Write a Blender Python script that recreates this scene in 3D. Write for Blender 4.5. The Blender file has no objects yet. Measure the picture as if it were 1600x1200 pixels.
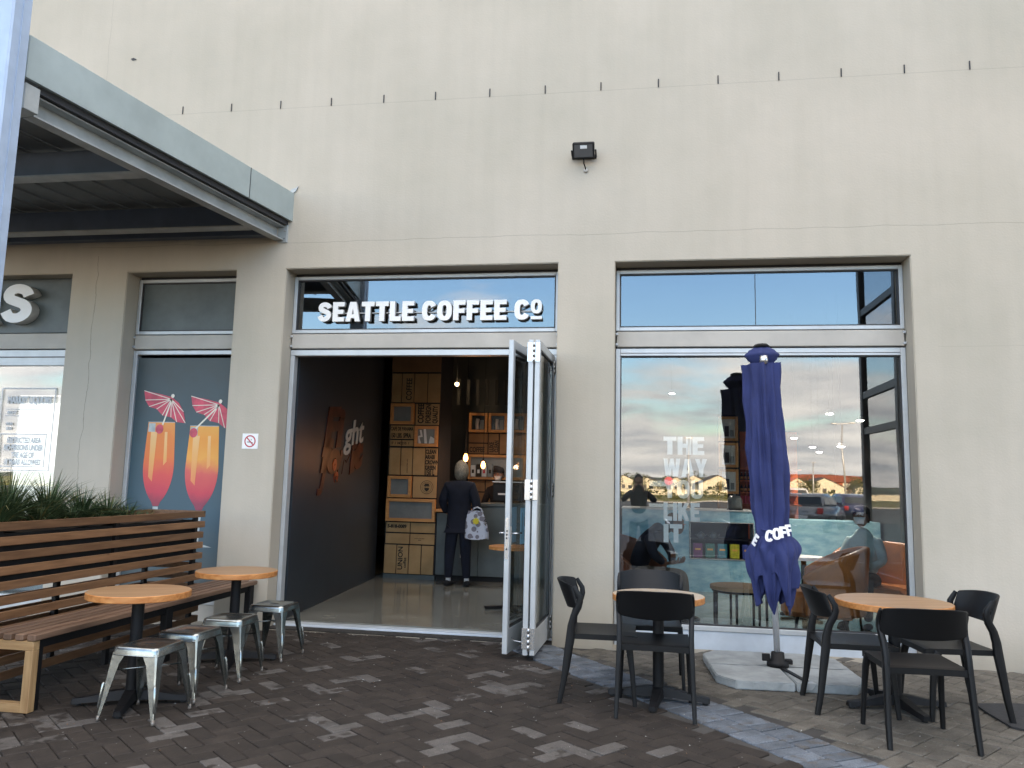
import bpy, bmesh, math, random
from mathutils import Vector, Matrix
random.seed(7)
R = math.radians
S = bpy.context.scene
COL = S.collection
# ------------------------------------------------------------ camera
cd = bpy.data.cameras.new('camera'); cam = bpy.data.objects.new('camera', cd); COL.objects.link(cam)
cd.sensor_width = 36; cd.lens = 27.609; cd.clip_start = 0.03; cd.clip_end = 3000
M3 = Matrix(((0.98711006, -0.00300023, 0.16001477), (0.15832923, -0.12761426, -0.97910493), (0.0233577, 0.99181934, -0.1254943)))
cam.matrix_world = Matrix.Translation((0, -7.3285, 1.45)) @ M3.to_4x4()
S.camera = cam
# ------------------------------------------------------------ sky, sun, exposure
SUN_EL = 15.0
w = bpy.data.worlds.new("World"); S.world = w; w.use_nodes = True
nt = w.node_tree; nt.nodes.clear()
def N(t, **k):
    n = nt.nodes.new(t)
    for a, b in k.items(): setattr(n, a, b)
    return n
out = N('ShaderNodeOutputWorld'); bg = N('ShaderNodeBackground'); bg.inputs[1].default_value = 0.12
sky = N('ShaderNodeTexSky', sky_type='NISHITA', sun_disc=False)
sky.sun_elevation = R(SUN_EL); sky.sun_rotation = R(0); sky.air_density = 1.2; sky.dust_density = 0.5; sky.ozone_density = 2.0
hs = N('ShaderNodeHueSaturation'); hs.inputs['Saturation'].default_value = 1.12; hs.inputs['Value'].default_value = 1.0
nt.links.new(sky.outputs[0], hs.inputs['Color'])
tc = N('ShaderNodeTexCoord'); sep = N('ShaderNodeSeparateXYZ'); nt.links.new(tc.outputs['Generated'], sep.inputs[0])
addz = N('ShaderNodeMath', operation='ADD'); addz.inputs[1].default_value = 0.22; nt.links.new(sep.outputs[2], addz.inputs[0])
mx = N('ShaderNodeMath', operation='MAXIMUM'); mx.inputs[1].default_value = 0.08; nt.links.new(addz.outputs[0], mx.inputs[0])
dx = N('ShaderNodeMath', operation='DIVIDE'); dy = N('ShaderNodeMath', operation='DIVIDE')
nt.links.new(sep.outputs[0], dx.inputs[0]); nt.links.new(mx.outputs[0], dx.inputs[1])
nt.links.new(sep.outputs[1], dy.inputs[0]); nt.links.new(mx.outputs[0], dy.inputs[1])
cx = N('ShaderNodeCombineXYZ'); nt.links.new(dx.outputs[0], cx.inputs[0]); nt.links.new(dy.outputs[0], cx.inputs[1])
mp = N('ShaderNodeMapping'); mp.inputs['Scale'].default_value = (1.25, 1.9, 1); mp.inputs['Location'].default_value = (3.1, 1.7, 0)
nt.links.new(cx.outputs[0], mp.inputs[0])
cn = N('ShaderNodeTexNoise'); cn.inputs['Scale'].default_value = 1.0; cn.inputs['Detail'].default_value = 7; cn.inputs['Roughness'].default_value = 0.55
cn.inputs['Distortion'].default_value = 0.3
nt.links.new(mp.outputs[0], cn.inputs['Vector'])
# clouds thicken towards the horizon
cov = N('ShaderNodeMapRange'); cov.inputs['From Min'].default_value = 0.02; cov.inputs['From Max'].default_value = 0.19
cov.inputs['To Min'].default_value = 0.34; cov.inputs['To Max'].default_value = -0.06
nt.links.new(sep.outputs[2], cov.inputs['Value'])
cov2 = N('ShaderNodeMapRange'); cov2.inputs['From Min'].default_value = 0.34; cov2.inputs['From Max'].default_value = 0.6; cov2.inputs['To Max'].default_value = 0.2  # overhead clouds, out of view, added to neutralise the skylight
nt.links.new(sep.outputs[2], cov2.inputs['Value'])
cs = N('ShaderNodeMath', operation='ADD'); nt.links.new(cov.outputs[0], cs.inputs[0]); nt.links.new(cov2.outputs[0], cs.inputs[1])
ad = N('ShaderNodeMath', operation='ADD'); nt.links.new(cn.outputs['Fac'], ad.inputs[0]); nt.links.new(cs.outputs[0], ad.inputs[1])
cr = N('ShaderNodeMapRange'); cr.interpolation_type = 'SMOOTHSTEP'
cr.inputs['From Min'].default_value = 0.5; cr.inputs['From Max'].default_value = 0.68; cr.inputs['To Max'].default_value = 0.98
nt.links.new(ad.outputs[0], cr.inputs['Value'])
cn2 = N('ShaderNodeTexNoise'); cn2.inputs['Scale'].default_value = 2.2; cn2.inputs['Detail'].default_value = 5
nt.links.new(mp.outputs[0], cn2.inputs['Vector'])
cc = N('ShaderNodeValToRGB')
cc.color_ramp.elements[0].position = 0.36; cc.color_ramp.elements[0].color = (3.7, 3.95, 4.2, 1)
cc.color_ramp.elements[1].position = 0.66; cc.color_ramp.elements[1].color = (6.7, 6.65, 6.35, 1)
nt.links.new(cn2.outputs['Fac'], cc.inputs[0])
mix = N('ShaderNodeMix', data_type='RGBA')
tintn = N('ShaderNodeMix', data_type='RGBA', blend_type='MULTIPLY'); tintn.inputs[0].default_value = 1; tintn.inputs[7].default_value = (.84, .94, 1.10, 1)
nt.links.new(hs.outputs[0], tintn.inputs[6])
nt.links.new(cr.outputs[0], mix.inputs[0]); nt.links.new(tintn.outputs[2], mix.inputs[6]); nt.links.new(cc.outputs[0], mix.inputs[7])
nt.links.new(mix.outputs[2], bg.inputs[0]); nt.links.new(bg.outputs[0], out.inputs[0])
sl = bpy.data.lights.new('sun', 'SUN'); sl.energy = 4.6; sl.angle = R(0.5); sl.color = (1.0, 0.80, 0.56)
so = bpy.data.objects.new('sun', sl); COL.objects.link(so); so.location = (0, 60, 40)
so.rotation_euler = (R(-(90 - SUN_EL)), 0, 0)
S.view_settings.view_transform = 'Standard'; S.view_settings.look = 'None'; S.view_settings.gamma = 1
S.view_settings.use_curve_mapping = False; S.view_settings.exposure = 2.44
S.view_settings.use_white_balance = True; S.view_settings.white_balance_temperature = 7200; S.view_settings.white_balance_tint = 16
S.render.engine = 'CYCLES'
S.cycles.max_bounces = 10; S.cycles.transparent_max_bounces = 16; S.cycles.glossy_bounces = 5; S.cycles.diffuse_bounces = 4
S.cycles.use_denoising = True; S.cycles.sample_clamp_indirect = 6
S.cycles.caustics_reflective = False; S.cycles.caustics_refractive = False

# ------------------------------------------------------------ materials
def mat(name, col, rough=.6, metal=0., var=0., vs=4., bump=0., bs=60., stretch=None, col2=None, lo=.35, hi=.65, spec=None, coords='Object', emis=None, coat=0, det=5):
    m = bpy.data.materials.new(name); m.use_nodes = True; t = m.node_tree; b = t.nodes['Principled BSDF']
    L = t.links.new
    b.inputs['Base Color'].default_value = (*col, 1); b.inputs['Roughness'].default_value = rough; b.inputs['Metallic'].default_value = metal
    if spec is not None: b.inputs['Specular IOR Level'].default_value = spec
    if coat: b.inputs['Coat Weight'].default_value = coat
    if emis: b.inputs['Emission Color'].default_value = (*emis[0], 1); b.inputs['Emission Strength'].default_value = emis[1]
    tcn = t.nodes.new('ShaderNodeTexCoord'); mpn = t.nodes.new('ShaderNodeMapping'); L(tcn.outputs[coords], mpn.inputs[0])
    if stretch: mpn.inputs['Scale'].default_value = stretch
    if var or col2:
        n = t.nodes.new('ShaderNodeTexNoise'); n.inputs['Scale'].default_value = vs; n.inputs['Detail'].default_value = det; n.inputs['Roughness'].default_value = .6
        L(mpn.outputs[0], n.inputs['Vector'])
        r = t.nodes.new('ShaderNodeValToRGB'); L(n.outputs['Fac'], r.inputs[0])
        r.color_ramp.elements[0].position = lo; r.color_ramp.elements[1].position = hi
        c2 = col2 or tuple(c * (1 + var) for c in col); c1 = col if col2 else tuple(c * (1 - var) for c in col)
        r.color_ramp.elements[0].color = (*c1, 1); r.color_ramp.elements[1].color = (*c2, 1)
        L(r.outputs[0], b.inputs['Base Color'])
    if bump:
        n = t.nodes.new('ShaderNodeTexNoise'); n.inputs['Scale'].default_value = bs; n.inputs['Detail'].default_value = 4
        L(mpn.outputs[0], n.inputs['Vector'])
        bn = t.nodes.new('ShaderNodeBump'); bn.inputs['Strength'].default_value = bump; bn.inputs['Distance'].default_value = .01
        L(n.outputs['Fac'], bn.inputs['Height']); L(bn.outputs[0], b.inputs['Normal'])
    return m
def glass(name, tint=(.75, .8, .8), ior=2.1, rough=0.0):
    m = bpy.data.materials.new(name); m.use_nodes = True; t = m.node_tree; t.nodes.clear(); L = t.links.new
    o = t.nodes.new('ShaderNodeOutputMaterial'); mx_ = t.nodes.new('ShaderNodeMixShader'); tr = t.nodes.new('ShaderNodeBsdfTransparent'); gl = t.nodes.new('ShaderNodeBsdfGlossy')
    fr = t.nodes.new('ShaderNodeFresnel'); fr.inputs['IOR'].default_value = ior
    geo = t.nodes.new('ShaderNodeNewGeometry'); ma = t.nodes.new('ShaderNodeMath'); ma.operation = 'SUBTRACT'; ma.inputs[0].default_value = 1
    # back faces of the pane must not invert the Fresnel term: feed the flipped normal
    tr.inputs[0].default_value = (*tint, 1); gl.inputs['Roughness'].default_value = rough; gl.inputs[0].default_value = (.97, .98, 1, 1)
    lw = t.nodes.new('ShaderNodeLayerWeight'); lw.inputs['Blend'].default_value = .18
    mr = t.nodes.new('ShaderNodeMapRange'); mr.inputs['To Min'].default_value = ior; mr.inputs['To Max'].default_value = .75
    L(lw.outputs['Facing'], mr.inputs['Value']); L(mr.outputs[0], mx_.inputs[0]); L(tr.outputs[0], mx_.inputs[1]); L(gl.outputs[0], mx_.inputs[2]); L(mx_.outputs[0], o.inputs[0])
    t.nodes.remove(fr); t.nodes.remove(geo); t.nodes.remove(ma)
    # float glass is never quite flat: a long faint ripple
    tcn = t.nodes.new('ShaderNodeTexCoord'); nn = t.nodes.new('ShaderNodeTexNoise'); nn.inputs['Scale'].default_value = 1.3; nn.inputs['Detail'].default_value = 1; L(tcn.outputs['Object'], nn.inputs['Vector'])
    bp_ = t.nodes.new('ShaderNodeBump'); bp_.inputs['Strength'].default_value = 1; bp_.inputs['Distance'].default_value = .0016; L(nn.outputs['Fac'], bp_.inputs['Height']); L(bp_.outputs[0], gl.inputs['Normal'])
    return m
def wood(name, c1, c2, axis='Y', rough=.55, sc=1.0, bump=.15, knots=False):
    st = {'X': (1.2, 14, 14), 'Y': (14, 1.2, 14), 'Z': (14, 14, 1.2)}[axis]
    m = mat(name, c1, rough, col2=c2, vs=2.2 * sc, stretch=st, bump=bump, bs=6, lo=.3, hi=.7, det=8)
    if knots:      # round knots and a tone that differs from board to board
        t = m.node_tree; L = t.links.new; b = t.nodes['Principled BSDF']; src = b.inputs['Base Color'].links[0].from_socket
        geo = t.nodes.new('ShaderNodeNewGeometry'); vo = t.nodes.new('ShaderNodeTexVoronoi'); vo.inputs['Scale'].default_value = 3.4; L(geo.outputs['Position'], vo.inputs['Vector'])
        r = t.nodes.new('ShaderNodeValToRGB'); L(vo.outputs['Distance'], r.inputs[0]); e = r.color_ramp.elements; e[0].position = .045; e[0].color = (.22, .16, .13, 1); e[1].position = .105; e[1].color = (1, 1, 1, 1)
        mm = t.nodes.new('ShaderNodeMix'); mm.data_type = 'RGBA'; mm.blend_type = 'MULTIPLY'; mm.inputs[0].default_value = .85; L(src, mm.inputs[6]); L(r.outputs[0], mm.inputs[7])
        oi = t.nodes.new('ShaderNodeObjectInfo'); mr = t.nodes.new('ShaderNodeMapRange'); mr.inputs['To Min'].default_value = .72; mr.inputs['To Max'].default_value = 1.2; L(oi.outputs['Random'], mr.inputs['Value'])
        m2 = t.nodes.new('ShaderNodeMix'); m2.data_type = 'RGBA'; m2.blend_type = 'MULTIPLY'; m2.inputs[0].default_value = 1; L(mm.outputs[2], m2.inputs[6]); L(mr.outputs[0], m2.inputs[7]); L(m2.outputs[2], b.inputs['Base Color'])
    return m

def wall_material():
    m = bpy.data.materials.new('painted_plaster'); m.use_nodes = True; t = m.node_tree; b = t.nodes['Principled BSDF']; L = t.links.new
    tcn = t.nodes.new('ShaderNodeTexCoord'); b.inputs['Roughness'].default_value = .85; b.inputs['Specular IOR Level'].default_value = .25
    n1 = t.nodes.new('ShaderNodeTexNoise'); n1.inputs['Scale'].default_value = .55; n1.inputs['Detail'].default_value = 6; n1.inputs['Roughness'].default_value = .62
    L(tcn.outputs['Object'], n1.inputs['Vector'])
    r = t.nodes.new('ShaderNodeValToRGB'); L(n1.outputs['Fac'], r.inputs[0])
    r.color_ramp.elements[0].position = .32; r.color_ramp.elements[1].position = .7
    r.color_ramp.elements[0].color = (.462, .418, .338, 1); r.color_ramp.elements[1].color = (.565, .50, .412, 1)
    # vertical streaks
    mp2 = t.nodes.new('ShaderNodeMapping'); mp2.inputs['Scale'].default_value = (5, 5, .35); L(tcn.outputs['Object'], mp2.inputs[0])
    n2 = t.nodes.new('ShaderNodeTexNoise'); n2.inputs['Scale'].default_value = 1.6; n2.inputs['Detail'].default_value = 5; L(mp2.outputs[0], n2.inputs['Vector'])
    r2 = t.nodes.new('ShaderNodeValToRGB'); L(n2.outputs['Fac'], r2.inputs[0]); r2.color_ramp.elements[0].position = .3; r2.color_ramp.elements[1].position = .6
    r2.color_ramp.elements[0].color = (.9, .9, .89, 1); r2.color_ramp.elements[1].color = (1, 1, 1, 1)
    mm = t.nodes.new('ShaderNodeMix'); mm.data_type = 'RGBA'; mm.blend_type = 'MULTIPLY'; mm.inputs[0].default_value = .4
    L(r.outputs[0], mm.inputs[6]); L(r2.outputs[0], mm.inputs[7])
    sp = t.nodes.new('ShaderNodeSeparateXYZ'); L(tcn.outputs['Object'], sp.inputs[0])
    nw = t.nodes.new('ShaderNodeTexNoise'); nw.inputs['Scale'].default_value = 2.0; nw.inputs['Detail'].default_value = 6; L(tcn.outputs['Object'], nw.inputs['Vector'])
    prev = mm.outputs[2]
    def M(op, a, bb, c=None):
        x = t.nodes.new('ShaderNodeMath'); x.operation = op
        for i, v in enumerate((a, bb, c)):
            if v is None: continue
            if isinstance(v, (int, float)): x.inputs[i].default_value = v
            else: L(v, x.inputs[i])
        return x.outputs[0]
    # hairline cracks / construction joints: (axis, position, lo, hi of other axis, waviness, half width, depth)
    for ax, pos, lo, hi, wav, hw, dp in ((2, 3.845, -5.9, 9, .03, .0032, .28), (2, 5.30, -5.2, 9, .006, .0028, .2), (0, -5.70, .7, 3.75, .09, .0032, .5), (0, -5.80, 4.3, 6.9, .05, .0025, .22), (2, 2.74, 2.6, 9, .02, .002, .15)):
        a = sp.outputs[ax]; o = sp.outputs[2 - ax]
        off = M('MULTIPLY', M('SUBTRACT', nw.outputs['Fac'], .5), wav * 2)
        d = M('ABSOLUTE', M('SUBTRACT', M('ADD', a, off), pos), None)
        k = M('LESS_THAN', d, hw); k = M('MULTIPLY', k, M('GREATER_THAN', o, lo)); k = M('MULTIPLY', k, M('LESS_THAN', o, hi)); k = M('MULTIPLY', k, dp)
        q = t.nodes.new('ShaderNodeMix'); q.data_type = 'RGBA'; L(k, q.inputs[0]); L(prev, q.inputs[6]); q.inputs[7].default_value = (.09, .08, .07, 1)
        prev = q.outputs[2]
    # grime splashed on the lowest part of the plaster
    g = t.nodes.new('ShaderNodeMapRange'); L(M('ADD', sp.outputs[2], M('MULTIPLY', n2.outputs['Fac'], -.25)), g.inputs['Value'])
    g.inputs['From Min'].default_value = -.12; g.inputs['From Max'].default_value = .22; g.inputs['To Min'].default_value = .55; g.inputs['To Max'].default_value = 0
    q = t.nodes.new('ShaderNodeMix'); q.data_type = 'RGBA'; L(g.outputs[0], q.inputs[0]); L(prev, q.inputs[6]); q.inputs[7].default_value = (.25, .225, .18, 1)
    L(q.outputs[2], b.inputs['Base Color'])
    n3 = t.nodes.new('ShaderNodeTexNoise'); n3.inputs['Scale'].default_value = 55; n3.inputs['Detail'].default_value = 5; L(tcn.outputs['Object'], n3.inputs['Vector'])
    n4 = t.nodes.new('ShaderNodeTexNoise'); n4.inputs['Scale'].default_value = 3; n4.inputs['Detail'].default_value = 3; L(tcn.outputs['Object'], n4.inputs['Vector'])
    bn = t.nodes.new('ShaderNodeBump'); bn.inputs['Strength'].default_value = .25; bn.inputs['Distance'].default_value = .006
    L(M('ADD', n3.outputs['Fac'], M('MULTIPLY', n4.outputs['Fac'], 3)), bn.inputs['Height']); L(bn.outputs[0], b.inputs['Normal'])
    return m

def brick_material():
    m = bpy.data.materials.new('paver'); m.use_nodes = True; t = m.node_tree; b = t.nodes['Principled BSDF']; L = t.links.new
    b.inputs['Roughness'].default_value = .8; b.inputs['Specular IOR Level'].default_value = .35
    at = t.nodes.new('ShaderNodeAttribute'); at.attribute_name = 'tint'
    geo = t.nodes.new('ShaderNodeNewGeometry')
    n1 = t.nodes.new('ShaderNodeTexNoise'); n1.inputs['Scale'].default_value = 7; n1.inputs['Detail'].default_value = 6; n1.inputs['Roughness'].default_value = .65; L(geo.outputs['Position'], n1.inputs['Vector'])
    r1 = t.nodes.new('ShaderNodeMapRange'); r1.inputs['From Min'].default_value = .3; r1.inputs['From Max'].default_value = .7; r1.inputs['To Min'].default_value = .62; r1.inputs['To Max'].default_value = 1.25; L(n1.outputs['Fac'], r1.inputs['Value'])
    n2 = t.nodes.new('ShaderNodeTexNoise'); n2.inputs['Scale'].default_value = 140; n2.inputs['Detail'].default_value = 3; L(geo.outputs['Position'], n2.inputs['Vector'])
    r2 = t.nodes.new('ShaderNodeMapRange'); r2.inputs['From Min'].default_value = .3; r2.inputs['From Max'].default_value = .72; r2.inputs['To Min'].default_value = .75; r2.inputs['To Max'].default_value = 1.3; L(n2.outputs['Fac'], r2.inputs['Value'])
    mu = t.nodes.new('ShaderNodeMath'); mu.operation = 'MULTIPLY'; L(r1.outputs[0], mu.inputs[0]); L(r2.outputs[0], mu.inputs[1])
    # dirt film that leaves some faces half clean: alpha of the tint says how clean the paver is
    n3 = t.nodes.new('ShaderNodeTexNoise'); n3.inputs['Scale'].default_value = 11; n3.inputs['Detail'].default_value = 3; L(geo.outputs['Position'], n3.inputs['Vector'])
    sm = t.nodes.new('ShaderNodeMath'); sm.operation = 'ADD'; L(n3.outputs['Fac'], sm.inputs[0]); L(at.outputs['Alpha'], sm.inputs[1])
    r3 = t.nodes.new('ShaderNodeMapRange'); r3.interpolation_type = 'SMOOTHSTEP'; r3.inputs['From Min'].default_value = .98; r3.inputs['From Max'].default_value = 1.12; r3.inputs['To Max'].default_value = .85; L(sm.outputs[0], r3.inputs['Value'])
    q = t.nodes.new('ShaderNodeMix'); q.data_type = 'RGBA'; L(r3.outputs[0], q.inputs[0]); L(at.outputs['Color'], q.inputs[6]); q.inputs[7].default_value = (.112, .102, .094, 1)
    v = t.nodes.new('ShaderNodeMix'); v.data_type = 'RGBA'; v.blend_type = 'MULTIPLY'; v.inputs[0].default_value = 1; L(q.outputs[2], v.inputs[6]); L(mu.outputs[0], v.inputs[7])
    # tiny white grit specks
    vo = t.nodes.new('ShaderNodeTexVoronoi'); vo.inputs['Scale'].default_value = 9; L(geo.outputs['Position'], vo.inputs['Vector'])
    lt = t.nodes.new('ShaderNodeMath'); lt.operation = 'LESS_THAN'; lt.inputs[1].default_value = .045; L(vo.outputs['Distance'], lt.inputs[0])
    lm = t.nodes.new('ShaderNodeMath'); lm.operation = 'MULTIPLY'; lm.inputs[1].default_value = .6; L(lt.outputs[0], lm.inputs[0])
    z = t.nodes.new('ShaderNodeMix'); z.data_type = 'RGBA'; L(lm.outputs[0], z.inputs[0]); L(v.outputs[2], z.inputs[6]); z.inputs[7].default_value = (.4, .4, .38, 1)
    L(z.outputs[2], b.inputs['Base Color'])
    bn = t.nodes.new('ShaderNodeBump'); bn.inputs['Strength'].default_value = .5; bn.inputs['Distance'].default_value = .004; L(n2.outputs['Fac'], bn.inputs['Height']); L(bn.outputs[0], b.inputs['Normal'])
    return m

MT = {}
MT['plaster'] = wall_material()
MT['brick'] = brick_material()
MT['bed'] = mat('paving_sand', (.028, .025, .022), .95, var=.4, vs=30, bump=.4)
MT['pave_far'] = mat('paving_far', (.05, .046, .042), .9, var=.35, vs=2, bump=.3)
MT['alu'] = mat('aluminium_frame', (.50, .525, .535), .38, .25, var=.06, vs=6, bump=.03)
MT['alu_dark'] = mat('frame_shadow_gasket', (.03, .03, .032), .6, var=.2)
MT['beam'] = mat('spandrel_paint', (.47, .44, .39), .7, var=.08, vs=3, bump=.08)
MT['sill'] = mat('sill_panel', (.50, .56, .62), .5, var=.12, vs=2.5, bump=.05)
MT['glass'] = glass('window_glass', (.86, .9, .9), .10)
MT['glass_dk'] = glass('transom_glass', (.5, .56, .58), .13)
MT['glass_clear'] = glass('door_glass', (.88, .92, .92), .12)
MT['sign_white'] = mat('sign_white', (.86, .86, .84), .4, var=.03)
MT['sign_side'] = mat('sign_side', (.55, .55, .53), .5, var=.05)
MT['decal'] = mat('vinyl_white', (.62, .63, .63), .6, var=.05, vs=30)
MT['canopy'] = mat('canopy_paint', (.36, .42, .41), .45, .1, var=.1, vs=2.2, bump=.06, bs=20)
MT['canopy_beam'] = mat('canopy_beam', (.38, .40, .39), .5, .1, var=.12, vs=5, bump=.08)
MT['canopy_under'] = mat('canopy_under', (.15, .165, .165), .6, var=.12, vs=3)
MT['canopy_cross'] = mat('canopy_cross', (.12, .15, .19), .55, var=.1, vs=3)
MT['column'] = mat('column_paint', (.40, .50, .64), .4, .1, var=.08, vs=5, bump=.08, bs=90)
MT['bwood'] = wood('bench_wood', (.14, .066, .030), (.27, .138, .066), 'Y', sc=1.0, knots=True)
MT['bwood_seat'] = wood('bench_seat_wood', (.125, .072, .047), (.22, .135, .09), 'Y', knots=True)
MT['bwood_pale'] = wood('bench_frame_wood', (.30, .17, .075), (.52, .34, .17), 'Z')
MT['bwood_pale_x'] = wood('bench_rail_wood', (.30, .17, .075), (.52, .34, .17), 'X')
MT['black_steel'] = mat('black_steel', (.006, .006, .007), .55, .0, var=.2, vs=10, spec=.3)
MT['liner'] = mat('planter_liner', (.008, .008, .008), .9, var=.2)
MT['soil'] = mat('potting_soil', (.03, .02, .013), .95, var=.4, vs=30, bump=.6)
MT['tabletop'] = wood('table_top_wood', (.28, .155, .078), (.42, .255, .135), 'X', rough=.42, sc=.7)
MT['tableedge'] = wood('table_edge_wood', (.42, .14, .035), (.66, .30, .10), 'X', rough=.42, sc=1.2)
MT['tabletop_pale'] = wood('worn_table_top_wood', (.38, .27, .17), (.52, .41, .28), 'X', rough=.35, sc=.7)
MT['chair'] = mat('black_plastic', (.0042, .0044, .005), .48, var=.15, vs=8, bump=.05, bs=200, spec=.32)
MT['galv'] = mat('raw_steel', (.24, .255, .245), .24, .95, col2=(.46, .49, .47), vs=9, bump=.06, bs=30, lo=.3, hi=.7)
MT['galv_rust'] = mat('raw_steel_tip', (.22, .2, .18), .45, .7, var=.4, vs=30)
MT['navy'] = mat('navy_canvas', (.023, .034, .125), .85, var=.14, vs=5, bump=.15, bs=250)
MT['navy_print'] = mat('white_print', (.85, .85, .85), .8, var=.05)
MT['pole'] = mat('white_pole', (.62, .63, .65), .35, .3, var=.05)
MT['concrete'] = mat('concrete_slab', (.30, .325, .33), .85, var=.18, vs=6, bump=.4, bs=40, det=8)
MT['rubber'] = mat('dark_mat', (.03, .03, .032), .9, var=.2, vs=20, bump=.3)
MT['floor'] = mat('polished_concrete', (.20, .20, .175), .12, var=.22, vs=2.2, bump=.02, bs=15, det=8)
MT['dkwall'] = mat('dark_wall', (.045, .05, .055), .42, var=.15, vs=2)
MT['dkwall_left'] = mat('dark_lacquer_wall', (.026, .035, .045), .42, var=.15, vs=1.5)
MT['ceil'] = mat('ceiling_black', (.012, .012, .013), .8, var=.2)
MT['cardboard'] = mat('cardboard', (.36, .21, .09), .85, col2=(.46, .29, .135), vs=2.5, bump=.08, bs=40)
MT['cardboard_dk'] = mat('cardboard_brown', (.23, .12, .055), .85, var=.18, vs=3)
MT['ink'] = mat('print_ink', (.03, .022, .015), .8, var=.2)
MT['owood'] = wood('orange_frame_wood', (.46, .19, .055), (.62, .30, .10), 'X', rough=.45)
MT['frame_pane'] = mat('frame_pane', (.16, .17, .165), .3, var=.12, vs=6)
MT['frame_white'] = mat('frame_photo', (.6, .6, .6), .5, var=.05)
MT['counter_dk'] = mat('counter_grey', (.085, .105, .105), .45, var=.18, vs=3)
MT['marble'] = mat('blue_marble', (.16, .36, .46), .35, col2=(.33, .55, .62), vs=5, stretch=(1, 1, 2.2), lo=.38, hi=.62, det=10)
MT['tan'] = mat('tan_leather', (.36, .125, .04), .34, var=.25, vs=4, bump=.1, bs=25)
MT['tan_dk'] = mat('brown_leather', (.17, .06, .03), .4, var=.25, vs=4, bump=.1, bs=25)
MT['bulb'] = mat('bulb_glow', (1, .45, .15), .3, emis=((1, .35, .08), 5))
MT['bulb_w'] = mat('bulb_glow_pale', (1, .8, .5), .3, emis=((1, .72, .38), 8))
MT['lamp_w'] = mat('downlight_glow', (1, .95, .85), .3, emis=((1, .95, .9), 8))
MT['cloth_navy'] = mat('navy_cloth', (.006, .008, .018), .9, var=.2, vs=10, bump=.2)
MT['cloth_black'] = mat('black_cloth', (.009, .009, .011), .9, var=.2, vs=10, bump=.2)
MT['cloth_olive'] = mat('taupe_cloth', (.13, .10, .075), .9, var=.15, vs=10, bump=.2)
MT['cloth_teal'] = mat('pale_teal_cloth', (.30, .42, .44), .9, var=.1, vs=10, bump=.2)
MT['skin'] = mat('skin', (.38, .21, .145), .55, var=.06, vs=10)
MT['skin_dk'] = mat('skin_brown', (.17, .085, .055), .55, var=.06, vs=10)
MT['hair_grey'] = mat('hair_grey_blond', (.12, .10, .075), .6, col2=(.36, .31, .24), vs=26, stretch=(5, 5, .7))
MT['hair_dk'] = mat('hair_dark', (.012, .010, .009), .6, var=.3, vs=30)
MT['mask'] = mat('face_mask', (.55, .62, .66), .8, var=.05)
MT['shoe_white'] = mat('sock_white', (.6, .6, .6), .8)
MT['leaf'] = mat('strap_leaf', (.032, .065, .028), .5, col2=(.09, .14, .06), vs=9, spec=.4)
MT['leaf_pale'] = mat('strap_leaf_pale', (.16, .18, .06), .5, col2=(.30, .24, .10), vs=9)
MT['asphalt'] = mat('asphalt', (.05, .05, .052), .85, var=.2, vs=.4, bump=.3, bs=30)
MT['earth'] = mat('ground', (.10, .10, .06), .95, var=.3, vs=.05)
MT['grass'] = mat('dry_grass', (.13, .14, .03), .95, col2=(.24, .2, .05), vs=.6)
MT['kerb'] = mat('kerb', (.4, .39, .36), .85, var=.1)
MT['hill'] = mat('hill_green', (.05, .07, .04), .95, var=.3, vs=.02)
MT['house'] = mat('house_wall', (.66, .60, .46), .85, var=.06, vs=.5)
MT['roof'] = mat('house_roof', (.09, .08, .075), .8, var=.2, vs=1)
MT['roof_red'] = mat('house_roof_red', (.36, .09, .035), .8, var=.2, vs=1)
MT['window_dk'] = mat('dark_pane', (.02, .025, .03), .15, var=.1)
MT['tree_leaf'] = mat('tree_leaf', (.04, .055, .014), .8, col2=(.12, .115, .03), vs=.8)
MT['bark'] = mat('bark', (.09, .065, .045), .9, var=.3, vs=5)
MT['galvpole'] = mat('lamp_pole', (.5, .5, .5), .45, .4, var=.05)
MT['car_white'] = mat('car_white', (.7, .7, .7), .25, var=.02, coat=.5)
MT['car_grey'] = mat('car_silver', (.22, .23, .25), .28, .4, var=.02, coat=.5)
MT['car_blue'] = mat('car_blue', (.05, .06, .13), .28, .3, var=.02, coat=.5)
MT['tyre'] = mat('tyre', (.02, .02, .02), .85, var=.2)
MT['red_lamp'] = mat('tail_lamp', (.5, .02, .02), .3)
MT['chrome'] = mat('satin_steel', (.6, .6, .6), .25, .9, var=.05)
MT['porchglass'] = glass('dark_porch_glass', (.12, .15, .16), .42)
MT['porch'] = mat('porch_frame', (.035, .037, .04), .45, .2, var=.15)

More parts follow.
